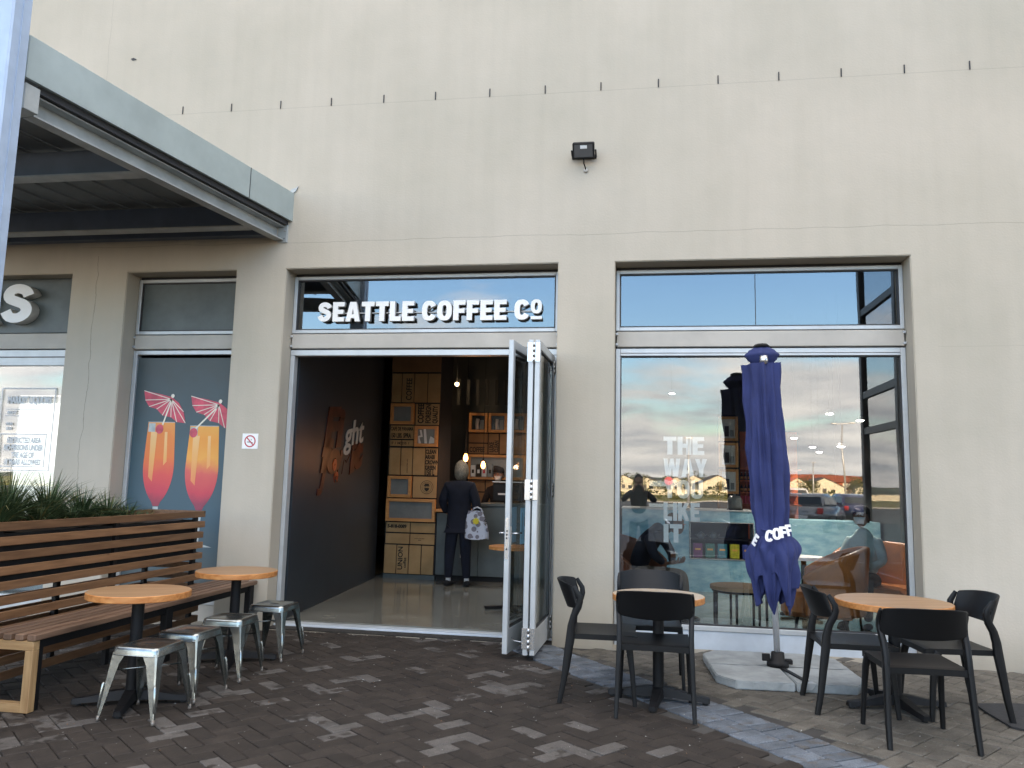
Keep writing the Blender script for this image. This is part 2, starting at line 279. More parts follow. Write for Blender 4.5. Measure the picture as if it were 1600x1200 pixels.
# ------------------------------------------------------------ mesh helpers
class MB:
    def __init__(s): s.v = []; s.f = []; s.m = []; s.sm = []; s.mats = []; s.tint = None
    def mi(s, m):
        if m is None: return 0
        if m not in s.mats: s.mats.append(m)
        return s.mats.index(m)
    def add(s, vs, fs, m=None, smooth=False, T=None):
        o = len(s.v); i = s.mi(m)
        for p in vs:
            p = Vector(p); s.v.append(tuple(T @ p) if T else tuple(p))
        for f in fs: s.f.append([o + k for k in f]); s.m.append(i); s.sm.append(smooth)
    def box(s, a, b, m=None, c=0.0, T=None):
        x0, x1 = sorted((a[0], b[0])); y0, y1 = sorted((a[1], b[1])); z0, z1 = sorted((a[2], b[2]))
        c = min(c, (x1 - x0) * .45, (y1 - y0) * .45, (z1 - z0) * .45)
        if c <= 0:
            vs = [(x, y, z) for x in (x0, x1) for y in (y0, y1) for z in (z0, z1)]
            fs = [(0, 1, 3, 2), (4, 6, 7, 5), (0, 4, 5, 1), (2, 3, 7, 6), (0, 2, 6, 4), (1, 5, 7, 3)]
            s.add(vs, fs, m, T=T); return
        X = (x0, x1); Y = (y0, y1); Z = (z0, z1); vs = []; idx = {}
        sg = (1, -1)
        for i in (0, 1):
            for j in (0, 1):
                for k in (0, 1):
                    for a_ in range(3):
                        p = [X[i] + c * sg[i], Y[j] + c * sg[j], Z[k] + c * sg[k]]
                        p[a_] = (X[i], Y[j], Z[k])[a_]
                        idx[(i, j, k, a_)] = len(vs); vs.append(p)
        fs = []
        for a_ in range(3):
            o1, o2 = [q for q in range(3) if q != a_]
            for e in (0, 1):
                q = []
                for (u, v) in ((0, 0), (1, 0), (1, 1), (0, 1)):
                    t = [0, 0, 0]; t[a_] = e; t[o1] = u; t[o2] = v; q.append(idx[(*t, a_)])
                fs.append(q)
            for (u, v) in ((0, 0), (1, 0), (1, 1), (0, 1)):   # edges running along a_
                t = [0, 0, 0]; t[o1] = u; t[o2] = v; t2 = list(t); t2[a_] = 1
                fs.append([idx[(*t, o1)], idx[(*t, o2)], idx[(*t2, o2)], idx[(*t2, o1)]])
        for i in (0, 1):
            for j in (0, 1):
                for k in (0, 1): fs.append([idx[(i, j, k, 0)], idx[(i, j, k, 1)], idx[(i, j, k, 2)]])
        s.add(vs, fs, m, T=T)
    def prism(s, poly, axis, a, b, m=None, T=None):
        """polygon (list of 2D) extruded along axis between a and b; 2D maps to the two other axes in order"""
        n = len(poly); vs = []
        for t in (a, b):
            for (u, v) in poly:
                p = [u, v]; p.insert(axis, t); vs.append(p)
        fs = [list(range(n)), list(range(n, 2 * n))[::-1]] + [[i, (i + 1) % n, n + (i + 1) % n, n + i] for i in range(n)]
        s.add(vs, fs, m, T=T)
    def tube(s, pts, rad, m=None, n=10, cap=True, T=None, smooth=True, squash=None, up=None):
        pts = [Vector(p) for p in pts]; k = len(pts)
        rads = rad if isinstance(rad, (list, tuple)) else [rad] * k
        vs = []; prevx = None
        for i, p in enumerate(pts):
            d = (pts[min(i + 1, k - 1)] - pts[max(i - 1, 0)]).normalized()
            ref = Vector(up) if up else (prevx if prevx is not None else (Vector((1, 0, 0)) if abs(d.x) < .9 else Vector((0, 1, 0))))
            x = (ref - d * ref.dot(d)).normalized(); y = d.cross(x); prevx = x
            rr = rads[i]; rx, ry = (rr if isinstance(rr, (tuple, list)) else (rr, rr * (squash or 1)))
            for j in range(n):
                a = 2 * math.pi * j / n
                if squash == 'box':
                    ca, sa = math.cos(a), math.sin(a); e = .35
                    cx_ = math.copysign(abs(ca) ** e, ca); sy_ = math.copysign(abs(sa) ** e, sa)
                    ry_ = ry if isinstance(rr, (tuple, list)) else rr
                    vs.append(p + x * rx * cx_ + y * ry_ * sy_)
                else: vs.append(p + x * rx * math.cos(a) + y * ry * math.sin(a))
        fs = [[i * n + j, i * n + (j + 1) % n, (i + 1) * n + (j + 1) % n, (i + 1) * n + j] for i in range(k - 1) for j in range(n)]
        if cap: fs += [list(range(n))[::-1], [(k - 1) * n + j for j in range(n)]]
        s.add(vs, fs, m, smooth, T)
    def lathe(s, prof, m=None, n=24, T=None, c=(0, 0), smooth=True):
        vs = [(c[0] + r * math.cos(2 * math.pi * j / n), c[1] + r * math.sin(2 * math.pi * j / n), z) for (r, z) in prof for j in range(n)]
        fs = [[i * n + j, i * n + (j + 1) % n, (i + 1) * n + (j + 1) % n, (i + 1) * n + j] for i in range(len(prof) - 1) for j in range(n)]
        fs += [list(range(n))[::-1], [(len(prof) - 1) * n + j for j in range(n)]]
        s.add(vs, fs, m, smooth, T)
    def ball(s, c, r, m=None, nu=14, nv=9, T=None):
        rx, ry, rz = r if isinstance(r, (tuple, list)) else (r, r, r); vs = []
        for i in range(nv + 1):
            t = math.pi * i / nv; rr = max(math.sin(t), .001)
            for j in range(nu):
                a = 2 * math.pi * j / nu; vs.append((c[0] + rx * rr * math.cos(a), c[1] + ry * rr * math.sin(a), c[2] + rz * math.cos(t)))
        fs = [[i * nu + j, (i + 1) * nu + j, (i + 1) * nu + (j + 1) % nu, i * nu + (j + 1) % nu] for i in range(nv) for j in range(nu)]
        s.add(vs, fs, m, True, T)
    def grid(s, fn, nu, nv, m=None, smooth=True, closed=False, T=None):
        vs = [fn(i / nu, j / nv) for j in range(nv + 1) for i in range(nu if closed else nu + 1)]
        W = nu if closed else nu + 1
        fs = [[j * W + i, j * W + (i + 1) % W, (j + 1) * W + (i + 1) % W, (j + 1) * W + i] for j in range(nv) for i in range(nu)]
        s.add(vs, fs, m, smooth, T)
    def build(s, name, m=None, parent=None, sharp=None, tints=None):
        me = bpy.data.meshes.new(name); me.from_pydata(s.v, [], s.f)
        ml = s.mats if s.mats else [m]
        if m is not None and s.mats and None in s.mats: ml = [m if x is None else x for x in s.mats]
        for x in ml: me.materials.append(MT[x] if isinstance(x, str) else x)
        for p, i, k in zip(me.polygons, s.m, s.sm): p.material_index = min(i, len(ml) - 1); p.use_smooth = k
        if tints:
            at = me.color_attributes.new('tint', 'FLOAT_COLOR', 'CORNER'); li = 0
            for p, c in zip(me.polygons, tints):
                for l in p.loop_indices: at.data[l].color = c
        bm = bmesh.new(); bm.from_mesh(me); bmesh.ops.recalc_face_normals(bm, faces=bm.faces); bm.to_mesh(me); bm.free()
        me.update()
        if sharp: me.set_sharp_from_angle(angle=R(sharp))
        o = bpy.data.objects.new(name, me); COL.objects.link(o)
        if parent: o.parent = parent
        return o
def tag(o, label=None, cat=None, group=None, kind=None):
    if label: o['label'] = label
    if cat: o['category'] = cat
    if group: o['group'] = group
    if kind: o['kind'] = kind
    return o
def thing(name, label, cat, loc=(0, 0, 0), rz=0, group=None):
    o = bpy.data.objects.new(name, None); COL.objects.link(o); o.empty_display_size = .2
    o.location = loc; o.rotation_euler = (0, 0, R(rz)); return tag(o, label, cat, group)
def box(name, a, b, m, parent=None, c=0.0):
    k = MB(); k.box(a, b, m, c); return k.build(name, m, parent)
def copy_thing(src, loc, rz, label, group=None):
    c = src.copy(); COL.objects.link(c); c.location = loc; c.rotation_euler = (0, 0, R(rz)); c['label'] = label
    if group: c['group'] = group
    for ch in src.children:
        d = ch.copy(); COL.objects.link(d); d.parent = c
        for g in ch.children:
            e = g.copy(); COL.objects.link(e); e.parent = d
    return c
def modded(o):
    dg = bpy.context.evaluated_depsgraph_get(); me = bpy.data.meshes.new_from_object(o.evaluated_get(dg)); return me
def text_mesh(name, txt, size, m, parent=None, loc=(0, 0, 0), rot=(90, 0, 0), bold=.0, extrude=.001, sx=1.0, align='LEFT', shear=0, bevel=0, spacing=1.0, side=None):
    cu = bpy.data.curves.new('txt', 'FONT'); cu.body = txt; cu.size = size; cu.offset = bold; cu.extrude = extrude; cu.align_x = align; cu.shear = shear
    cu.bevel_depth = bevel; cu.space_character = spacing; cu.resolution_u = 4
    t = bpy.data.objects.new('tmp', cu); COL.objects.link(t); me = modded(t); bpy.data.objects.remove(t)
    me.materials.clear(); me.materials.append(MT[m])
    if side:
        me.materials.append(MT[side])
        for p in me.polygons:
            if abs(p.normal.z) < .5: p.material_index = 1
    o = bpy.data.objects.new(name, me); COL.objects.link(o); o.rotation_euler = tuple(R(a) for a in rot); o.location = loc; o.scale = (sx, 1, 1)
    me.name = name
    if parent: o.parent = parent
    return o
def skin_mesh(name, joints, edges, m, parent=None, sub=2, root=0):
    """joints: list of ((x,y,z), rx, ry)"""
    me = bpy.data.meshes.new(name); me.from_pydata([j[0] for j in joints], edges, []); o = bpy.data.objects.new('tmp_skin', me); COL.objects.link(o)
    md = o.modifiers.new('s', 'SKIN'); md.use_smooth_shade = True
    sv = me.skin_vertices[0].data if me.skin_vertices else None
    if sv is None:
        bpy.context.view_layer.objects.active = o; bpy.ops.mesh.customdata_skin_add(); sv = me.skin_vertices[0].data
    for v, j in zip(sv, joints): v.radius = (j[1], j[2]); v.use_root = False
    sv[root].use_root = True
    ss = o.modifiers.new('u', 'SUBSURF'); ss.levels = sub; ss.render_levels = sub
    res = modded(o); bpy.data.objects.remove(o); res.name = name
    res.materials.clear(); res.materials.append(MT[m])
    for p in res.polygons: p.use_smooth = True; p.material_index = 0
    q = bpy.data.objects.new(name, res); COL.objects.link(q)
    if parent: q.parent = parent
    return q

def glyph(ch):
    """heavy grotesque letters as closed outlines, height 1: (list of polygons, holes included, width)"""
    def arc(cx, cy, rx, ry, a0, a1, n=14, e=.8):
        out = []
        for i in range(n + 1):
            a = R(a0 + (a1 - a0) * i / n); c, s_ = math.cos(a), math.sin(a); out.append((cx + rx * math.copysign(abs(c) ** e, c), cy + ry * math.copysign(abs(s_) ** e, s_)))
        return out
    if ch == 'E': return [[(0, 0), (.62, 0), (.62, .22), (.27, .22), (.27, .395), (.57, .395), (.57, .60), (.27, .60), (.27, .78), (.62, .78), (.62, 1), (0, 1)]], .62
    if ch == 'F': return [[(0, 0), (.27, 0), (.27, .37), (.57, .37), (.57, .585), (.27, .585), (.27, .78), (.61, .78), (.61, 1), (0, 1)]], .61
    if ch == 'T': return [[(.205, 0), (.475, 0), (.475, .77), (.68, .77), (.68, 1), (0, 1), (0, .77), (.205, .77)]], .68
    if ch == 'L': return [[(0, 0), (.58, 0), (.58, .23), (.27, .23), (.27, 1), (0, 1)]], .58
    if ch == 'I': return [[(0, 0), (.27, 0), (.27, 1), (0, 1)]], .27
    if ch == 'H': return [[(0, 0), (.26, 0), (.26, .39), (.46, .39), (.46, 0), (.72, 0), (.72, 1), (.46, 1), (.46, .62), (.26, .62), (.26, 1), (0, 1)]], .72
    if ch == 'K': return [[(0, 0), (.26, 0), (.26, .26), (.33, .37), (.48, 0), (.78, 0), (.50, .59), (.76, 1), (.47, 1), (.26, .65), (.26, 1), (0, 1)]], .78
    if ch == 'Y': return [[(.235, 0), (.505, 0), (.505, .40), (.74, 1), (.46, 1), (.37, .68), (.28, 1), (0, 1), (.235, .40)]], .74
    if ch == 'W': return [[(.14, 0), (.42, 0), (.52, .50), (.62, 0), (.90, 0), (1.04, 1), (.79, 1), (.73, .45), (.62, 1), (.42, 1), (.31, .45), (.25, 1), (0, 1)]], 1.04
    if ch == 'A': return [[(0, 0), (.26, 0), (.295, .17), (.485, .17), (.52, 0), (.78, 0), (.55, 1), (.23, 1)], [(.335, .36), (.39, .70), (.445, .36)]], .78
    if ch == 'U': return [[(0, 1), (0, .33)] + arc(.36, .33, .36, .345, 180, 360) + [(.72, 1), (.46, 1), (.46, .33)] + arc(.36, .33, .10, .12, 360, 180) + [(.26, 1)]], .72
    if ch == 'O': return [arc(.375, .5, .375, .515, 0, 360, 36)[:-1], arc(.375, .5, .115, .29, 360, 0, 28)[:-1]], .75
    if ch == 'C': return [arc(.37, .5, .37, .515, 28, 332, 34) + [(.43, .36)] + arc(.37, .5, .11, .28, 330, 30, 24) + [(.43, .64)]], .70
    if ch == 'S':
        cl = [(.60, .70), (.53, .82), (.36, .885), (.20, .84), (.135, .73), (.17, .62), (.33, .545), (.49, .475), (.57, .36), (.53, .22), (.37, .125), (.19, .15), (.09, .30)]
        P_ = [Vector(p) for p in cl]; q = []
        for i in range(len(P_) - 1):
            p0, p1, p2, p3 = P_[max(i - 1, 0)], P_[i], P_[i + 1], P_[min(i + 2, len(P_) - 1)]
            for t in (0, .33, .66): q.append(.5 * ((2 * p1) + (p2 - p0) * t + (2 * p0 - 5 * p1 + 4 * p2 - p3) * t * t + (3 * p1 - p0 - 3 * p2 + p3) * t ** 3))
        q.append(P_[-1]); Lr, Rr = [], []
        for i, p in enumerate(q):
            d = (q[min(i + 1, len(q) - 1)] - q[max(i - 1, 0)]).normalized(); n_ = Vector((-d.y, d.x)); h_ = .115 + .012 * abs(d.y); Lr.append(p + n_ * h_); Rr.append(p - n_ * h_)
        return [[tuple(v) for v in Lr + Rr[::-1]]], .68
def glyph_mesh(ch, depth=.1, bevel=.006):
    polys, wd = glyph(ch); cu = bpy.data.curves.new('g', 'CURVE'); cu.dimensions = '2D'; cu.fill_mode = 'BOTH'; cu.extrude = depth; cu.bevel_depth = bevel
    for pl in polys:
        sp = cu.splines.new('POLY'); sp.points.add(len(pl) - 1); sp.use_cyclic_u = True
        for q, (a, b) in zip(sp.points, pl): q.co = (a, b, 0, 1)
    t = bpy.data.objects.new('tmp', cu); COL.objects.link(t); me = modded(t); bpy.data.objects.remove(t); return me, wd

# ============================================================ SETTING: ground
def sheet(name, x0, y0, x1, y1, z, m, kind='structure'):
    k = MB(); k.add([(x0, y0, z), (x1, y0, z), (x1, y1, z), (x0, y1, z)], [(0, 1, 2, 3)], m); o = k.build(name, m); tag(o, kind=kind); return o
sheet('ground', -900, -1400, 900, 300, -.2, 'earth')
k = MB(); k.box((-60, -76, -.3), (70, -10.2, -.13), 'asphalt'); k.build('parking_lot', 'asphalt')['kind'] = 'structure'
k = MB(); k.box((-40, -10.2, -.3), (40, -10.0, -.015), 'kerb', .02); k.build('kerb', 'kerb')['kind'] = 'structure'
k = MB(); k.box((-60, -79, -.3), (70, -76, -.05), 'kerb', .02); k.build('far_kerb', 'kerb')['kind'] = 'structure'
k = MB(); k.box((-200, -230, -.3), (200, -79, -.02), 'grass'); k.build('grass_verge', 'grass')['kind'] = 'structure'
for i in range(14):
    x = -22 + i * 2.9
    k = MB(); k.box((x, -33.5, -.129), (x + .12, -28.5, -.122), 'sign_white'); k.build('parking_bay_line', 'sign_white')['kind'] = 'structure'
# paving: bed + outer paving + pavers
paving = box('paving', (-40, -10.0, -.3), (40, .25, -.012), 'pave_far'); tag(paving, kind='structure')
rrg = random.Random(21); k = MB()
for i in range(420):      # grit, crumbs and leaf bits scattered over the paving
    x, y = rrg.uniform(-3.6, 3.0), rrg.uniform(-3.7, -.05); r_ = rrg.choice((.0025, .003, .004, .006)); a = rrg.uniform(0, 3)
    k.add([(x + r_ * math.cos(a), y + r_ * math.sin(a), .0005), (x - r_ * math.sin(a), y + r_ * math.cos(a), .0005), (x - r_ * math.cos(a), y - r_ * math.sin(a), .0005), (x, y, .001 + r_ * .7)], [(0, 1, 3), (1, 2, 3), (2, 0, 3), (0, 2, 1)], 'kerb' if i % 3 else 'bwood')
grit = k.build('grit', 'kerb', paving); grit['kind'] = 'stuff'
# paver layout ------------------------------------------------
BL, BW = .2125, .1035
def band_center(s):   # centre line of the blue-grey header band, s = metres from the door
    pts = [(-1.12, .45), (-.98, -.05), (-.66, -.50), (-.30, -.93), (.12, -1.42), (.52, -1.90), (.86, -2.35), (1.16, -2.80), (1.45, -3.3), (1.8, -3.9)]
    for i in range(len(pts) - 1):
        a, b = Vector(pts[i]), Vector(pts[i + 1]); L_ = (b - a).length
        if s <= L_ or i == len(pts) - 2: return a + (b - a) * (s / L_), (b - a).normalized()
        s -= L_
BANDP = [band_center(i * .05)[0] for i in range(110)]
def side_of_band(p):
    best = min(range(len(BANDP)), key=lambda i: (BANDP[i] - p).length_squared); d = (BANDP[best] - p).length
    tdir = (BANDP[min(best + 1, 109)] - BANDP[max(best - 1, 0)]).normalized(); nrm = Vector((-tdir.y, tdir.x))
    return d * (1 if (p - BANDP[best]).dot(nrm) > 0 else -1)
bricks = []   # (center, angle, tint, length, width)
def dark_tint():
    b = random.uniform(.8, 1.25); q = random.random()
    a = random.uniform(.5, .72) if q < .16 else random.uniform(.12, .36)
    return (.034 * b, .0265 * b, .0215 * b, a)
def tan_tint():
    b = random.uniform(.8, 1.2); return (.118 * b, .106 * b, .088 * b, random.uniform(.2, .42))
def band_tint():
    b = random.uniform(.75, 1.25); return (.125 * b, .143 * b, .165 * b, random.uniform(.3, .5))
th = R(50); ux = Vector((math.cos(th), math.sin(th))); uy = Vector((-math.sin(th), math.cos(th)))
org = Vector((-1.5, -2.0)); u = .1092
for i in range(-60, 61):
    for j in range(-60, 61):
        q = (i - j) % 4
        if q == 0: c = Vector((i + 1.0, j + .5)); ang = 0      # covers residues 0 and 1 of its row
        elif q == 3: c = Vector((i + .5, j + 1.0)); ang = 1    # covers residues 3 and 2 of its column
        else: continue
        p = org + ux * (c.x * u) + uy * (c.y * u)
        if not (-6.2 < p.x < 4.2 and -4.6 < p.y < .24): continue
        # reveal zones reach the frames, walls otherwise start at 0
        if p.y > -.02 and not (-3.5 < p.x < -.82 or -.2 < p.x < 2.35): continue
        if p.y > .12: continue
        sd = side_of_band(p)
        if abs(sd) < .275: continue
        bricks.append((p, th + (math.pi / 2 if ang else 0), dark_tint() if sd < 0 else tan_tint(), BL, BW))
s_ = 0.0
while s_ < 5.0:
    c, d = band_center(s_); nr = Vector((-d.y, d.x))
    for r_i, off in enumerate((-.108, .108)):
        cc_ = c + nr * off + d * (.054 if r_i else 0)
        if cc_.y < .1 and cc_.y > -4.4: bricks.append((cc_, math.atan2(nr.y, nr.x), band_tint(), BL - .004, BW - .004))
    # small fillers on both edges of the band
    s_ += .112
def brick_geo(k, T, L_, W_, dz):
    c = .0055; h = .045
    vs = [(-L_ / 2, -W_ / 2, -h), (L_ / 2, -W_ / 2, -h), (L_ / 2, W_ / 2, -h), (-L_ / 2, W_ / 2, -h),
          (-L_ / 2, -W_ / 2, -c), (L_ / 2, -W_ / 2, -c), (L_ / 2, W_ / 2, -c), (-L_ / 2, W_ / 2, -c),
          (-L_ / 2 + c, -W_ / 2 + c, 0), (L_ / 2 - c, -W_ / 2 + c, 0), (L_ / 2 - c, W_ / 2 - c, 0), (-L_ / 2 + c, W_ / 2 - c, 0)]
    fs = [(8, 9, 10, 11)] + [(a, (a + 1) % 4, 4 + (a + 1) % 4, 4 + a) for a in range(4)] + [(4 + a, 4 + (a + 1) % 4, 8 + (a + 1) % 4, 8 + a) for a in range(4)]
    k.add([(x, y, z + dz) for x, y, z in vs], fs, None, T=T); return len(fs)
cp = Vector((0, -7.33))
def in_view(p):
    d = p - cp; return d.y > 0 and -0.86 < (d.x / d.y) < 0.42 and p.y > -4.0
order = sorted(range(len(bricks)), key=lambda i: (0 if in_view(bricks[i][0]) else 1, (bricks[i][0] - cp).length))
near = set(order[:300])
stuff = MB(); tints = []
shared = {}
for bi, (p, ang, tint, L_, W_) in enumerate(bricks):
    T = Matrix.Translation((p.x, p.y, random.uniform(-.004, .0015))) @ Matrix.Rotation(ang, 4, 'Z') @ Matrix.Rotation(random.gauss(0, .006), 4, 'X') @ Matrix.Rotation(random.gauss(0, .006), 4, 'Y')
    if bi in near:
        kind_ = ('d' if tint[0] < .07 else ('b' if tint[2] > tint[0] * 1.2 else 't')); key = (kind_, random.randrange(14))
        if key not in shared:
            k = MB(); n = brick_geo(k, Matrix.Identity(4), L_, W_, 0); o = k.build('paver', 'brick', tints=[tint] * n); shared[key] = o.data
        else: o = bpy.data.objects.new('paver', shared[key]); COL.objects.link(o)
        o.matrix_world = T; o.parent = paving
    else:
        n = brick_geo(stuff, T, L_, W_, 0); tints += [tint] * n
po = stuff.build('pavers', 'brick', paving, tints=tints); po['kind'] = 'stuff'

# ============================================================ BUILDING
bld = thing('shop_building', 'cream plastered shop building with tall glazed bays and dark coffee shop interior', 'building')
ZT = 3.565
def wall_grid(name, xs, zs, holes, y0, y1, m, parent):
    bm = bmesh.new(); vt = {}
    def V(i, j):
        if (i, j) not in vt: vt[(i, j)] = bm.verts.new((xs[i], y0, zs[j]))
        return vt[(i, j)]
    for i in range(len(xs) - 1):
        for j in range(len(zs) - 1):
            if (i, j) in holes: continue
            bm.faces.new((V(i, j), V(i + 1, j), V(i + 1, j + 1), V(i, j + 1)))
    r = bmesh.ops.extrude_face_region(bm, geom=list(bm.faces)); bmesh.ops.translate(bm, verts=[g for g in r['geom'] if isinstance(g, bmesh.types.BMVert)], vec=(0, y1 - y0, 0))
    bmesh.ops.recalc_face_normals(bm, faces=bm.faces)
    ed = [e for e in bm.edges if len(e.link_faces) == 2 and all(abs(v.co.y - y0) < 1e-4 for v in e.verts) and e.calc_face_angle(0) > 1]
    bmesh.ops.bevel(bm, geom=ed, offset=.008, segments=2, affect='EDGES')
    me = bpy.data.meshes.new(name); bm.to_mesh(me); bm.free(); me.materials.append(MT[m]); o = bpy.data.objects.new(name, me); COL.objects.link(o); o.parent = parent; return o
wall_grid('wall', [-14, -9.2, -5.99, -5.336, -4.102, -3.555, -.776, -.229, 2.398, 12], [-.3, .0, ZT, 9.0], {(1, 1), (3, 1), (5, 1), (7, 1)}, 0, .32, 'plaster', bld)
k = MB(); k.box((-14, .325, 6.2), (12, 16, 6.5), 'kerb'); k.build('roof', 'kerb', bld)
k = MB(); k.box((-14, .325, -.3), (-13.7, 16, 9.0), 'plaster'); k.box((11.7, .325, -.3), (12, 16, 9.0), 'plaster'); k.box((-13.7, 15.7, -.3), (11.7, 16, 9.0), 'plaster'); k.build('side_wall', 'plaster', bld)
k = MB(); k.box((-14.03, -.04, 9.0), (12.03, .36, 9.08), 'alu'); k.build('coping', 'alu', bld)
# inside shell of the coffee shop
box('shop_floor', (-3.9, .33, -.25), (3.4, 6.6, .045), 'floor', bld)
box('shop_floor_edge', (-3.553, .02, -.25), (-.778, .33, .012), 'bed', bld)
box('ceiling', (-3.9, .325, 3.75), (3.4, 6.6, 3.9), 'ceil', bld)
box('back_wall', (-3.9, 6.4, .045), (3.4, 6.6, 3.75), 'dkwall', bld)
k = MB(); k.prism([(-3.50, .322), (-3.78, 3.88), (-3.95, 3.88), (-3.9, .322)], 2, .045, 3.75, 'dkwall_left'); k.build('left_inner_wall', 'dkwall_left', bld)
box('right_inner_wall', (3.2, .325, .045), (3.4, 6.4, 3.75), 'dkwall', bld)
# row of slotted drips high on the wall
for x in (-4.849, -4.287, -3.73, -3.17, -2.602, -2.055, -1.493, -.932, -.381, .175, .738, 1.298, 1.860, 2.415, 2.975):
    k = MB(); k.box((x - .0055, -.008, 5.30), (x + .0055, -.001, 5.385), 'alu_dark', .002); k.build('slot', 'alu_dark', bld)
k = MB(); k.prism([(-5.52, 5.975), (-5.49, 5.985), (-5.46, 5.97), (-5.45, 5.96), (-5.50, 5.955)], 1, -.006, -.001, 'alu_dark'); k.build('plaster_chip', 'alu_dark', bld)

FY = .2
def ring(k, x0, x1, z0, z1, t, y0, y1, m, c=.004):
    k.box((x0, y0, z0), (x0 + t, y1, z1), m, c); k.box((x1 - t, y0, z0), (x1, y1, z1), m, c)
    k.box((x0 + t, y0 + .001, z0), (x1 - t, y1, z0 + t), m, c); k.box((x0 + t, y0 + .001, z1 - t), (x1 - t, y1, z1), m, c)
def bay(x0, x1, name, lower=True, upper_mat='glass_dk', lower_mat='glass', label=None):
    """transom light + spandrel beam + head rail (+ lower light)"""
    win = MB(); ring(win, x0 + .004, x1 - .004, 2.935, 3.535, .036, FY, FY + .07, 'alu')
    win.box((x0 + .006, FY + .03, 3.536), (x1 - .006, FY + .09, ZT - .001), 'alu_dark')
    fr = win.build('window', 'alu', bld)
    g = MB(); g.box((x0 + .041, FY + .028, 2.972), (x1 - .041, FY + .036, 3.498), upper_mat); gp = g.build('pane', upper_mat, fr)
    d = MB(); ring(d, x0 + .040, x1 - .040, 2.971, 3.499, .012, FY + .012, FY + .05, 'alu_dark', 0); d.build('gasket', 'alu_dark', fr)
    b = MB(); b.box((x0 + .012, FY - .012, 2.775), (x1 - .012, FY + .09, 2.925), 'beam', .006)
    for s_x in (x0 + .002, x1 - .026):
        for zz in (2.80, 2.90): b.box((s_x, FY - .03, zz - .012), (s_x + .024, FY + .03, zz + .012), 'alu', .003)
    b.build('spandrel_beam', 'beam', bld)
    return fr
bay(-.229, 2.398, 'right')
bay(-3.555, -.776, 'door')
bay(-5.336, -4.102, 'left', upper_mat='counter_dk')
# lower light of the big right window
k = MB(); ring(k, -.225, 2.394, .165, 2.762, .045, FY, FY + .08, 'alu'); k.box((-.18, FY - .006, 2.69), (2.349, FY + .03, 2.712), 'alu', .003)
wf = k.build('window', 'alu', bld)
k = MB(); k.box((-.178, FY + .03, .212), (2.347, FY + .038, 2.689), 'glass'); k.build('pane', 'glass', wf)
k = MB(); ring(k, -.181, 2.350, .209, 2.69, .011, FY + .012, FY + .06, 'alu_dark', 0); k.build('gasket', 'alu_dark', wf)
k = MB(); k.box((-.222, FY + .012, -.2), (2.391, FY + .1, .163), 'sill', .004); k.build('sill_panel', 'sill', bld)
k = MB(); k.box((1.0835 - .003, FY + .024, 2.972), (1.0835 + .003, FY + .027, 3.498), 'alu_dark'); k.build('glass_joint', 'alu_dark', wf)
# door bay frame
k = MB(); k.box((-3.551, FY, .03), (-3.506, FY + .09, 2.70), 'alu', .004); k.box((-.822, FY, .03), (-.780, FY + .09, 2.70), 'alu', .004)
k.box((-3.551, FY, 2.702), (-.780, FY + .09, 2.762), 'alu', .004); df = k.build('door_frame', 'alu', bld)
k = MB(); k.box((-3.551, FY - .03, -.1), (-.780, FY + .10, .03), 'sill', .006); k.box((-3.551, FY + .0, .031), (-.78, FY + .02, .042), 'alu', .002); k.box((-3.551, FY + .05, .031), (-.78, FY + .07, .042), 'alu', .002); k.build('threshold', 'sill', df)
# left bay lower frame (holds the drinks poster)
k = MB(); ring(k, -5.332, -4.106, .165, 2.762, .045, FY, FY + .08, 'alu'); wl = k.build('window', 'alu', bld)
k = MB(); k.box((-5.33, FY + .012, -.2), (-4.108, FY + .1, .163), 'beam', .004); k.build('sill_panel', 'beam', bld)

# --- folding door: three leaves folded against the right jamb
fd = thing('folding_door', 'open aluminium folding door stacked as three leaves beside the shop entrance', 'door', (-.80, .2, 0))
def leaf(a, b, extra=False):
    """leaf between plan points a (near) and b (far)"""
    a = Vector(a); b = Vector(b); d = b - a; Lx = d.length; ang = math.atan2(d.y, d.x)
    T = Matrix.Translation((a.x + .80, a.y - .2, 0)) @ Matrix.Rotation(ang, 4, 'Z')
    k = MB(); t = .022; z0, z1 = .045, 2.69; st = .062
    k.box((0, -t, z0), (st, t, z1), 'alu', .004, T); k.box((Lx - st, -t, z0), (Lx, t, z1), 'alu', .004, T)
    k.box((st, -t + .002, z0), (Lx - st, t - .002, z0 + .20), 'alu', .003, T); k.box((st, -t + .002, z1 - .075), (Lx - st, t - .002, z1), 'alu', .003, T)
    f = k.build('leaf_frame', 'alu', fd); f.matrix_parent_inverse = Matrix.Identity(4)
    g = MB(); g.box((st + .001, -.004, z0 + .201), (Lx - st - .001, .004, z1 - .076), 'glass_clear', T=T); g.build('pane', 'glass_clear', f)
    q = MB()
    for (xx0, xx1, zz0, zz1) in ((st, st + .014, z0 + .2, z1 - .075), (Lx - st - .014, Lx - st, z0 + .2, z1 - .075), (st + .014, Lx - st - .014, z0 + .2, z0 + .214), (st + .014, Lx - st - .014, z1 - .089, z1 - .075)):
        q.box((xx0, -t + .006, zz0), (xx1, -.006, zz1), 'alu_dark', T=T); q.box((xx0, .006, zz0), (xx1, t - .006, zz1), 'alu_dark', T=T)
    q.build('gasket', 'alu_dark', f)
    return f, T, Lx
l1, T1, L1 = leaf((-1.098, -.69), (-.985, .175))
l2, T2, L2 = leaf((-.925, -.69), (-.955, .175))
l3, T3, L3 = leaf((-.868, -.69), (-.835, .19))
k = MB()   # lock plate on the leading edge, lever handles
k.box((-.003, -.013, .82), (-.0005, .013, 1.16), 'chrome', T=T1)
for z_ in (1.05, 1.02, .99, .90): k.box((-.005, -.006, z_ - .008), (-.003, .006, z_ + .008), 'alu_dark', T=T1)
k.build('lock_plate', 'chrome', l1)
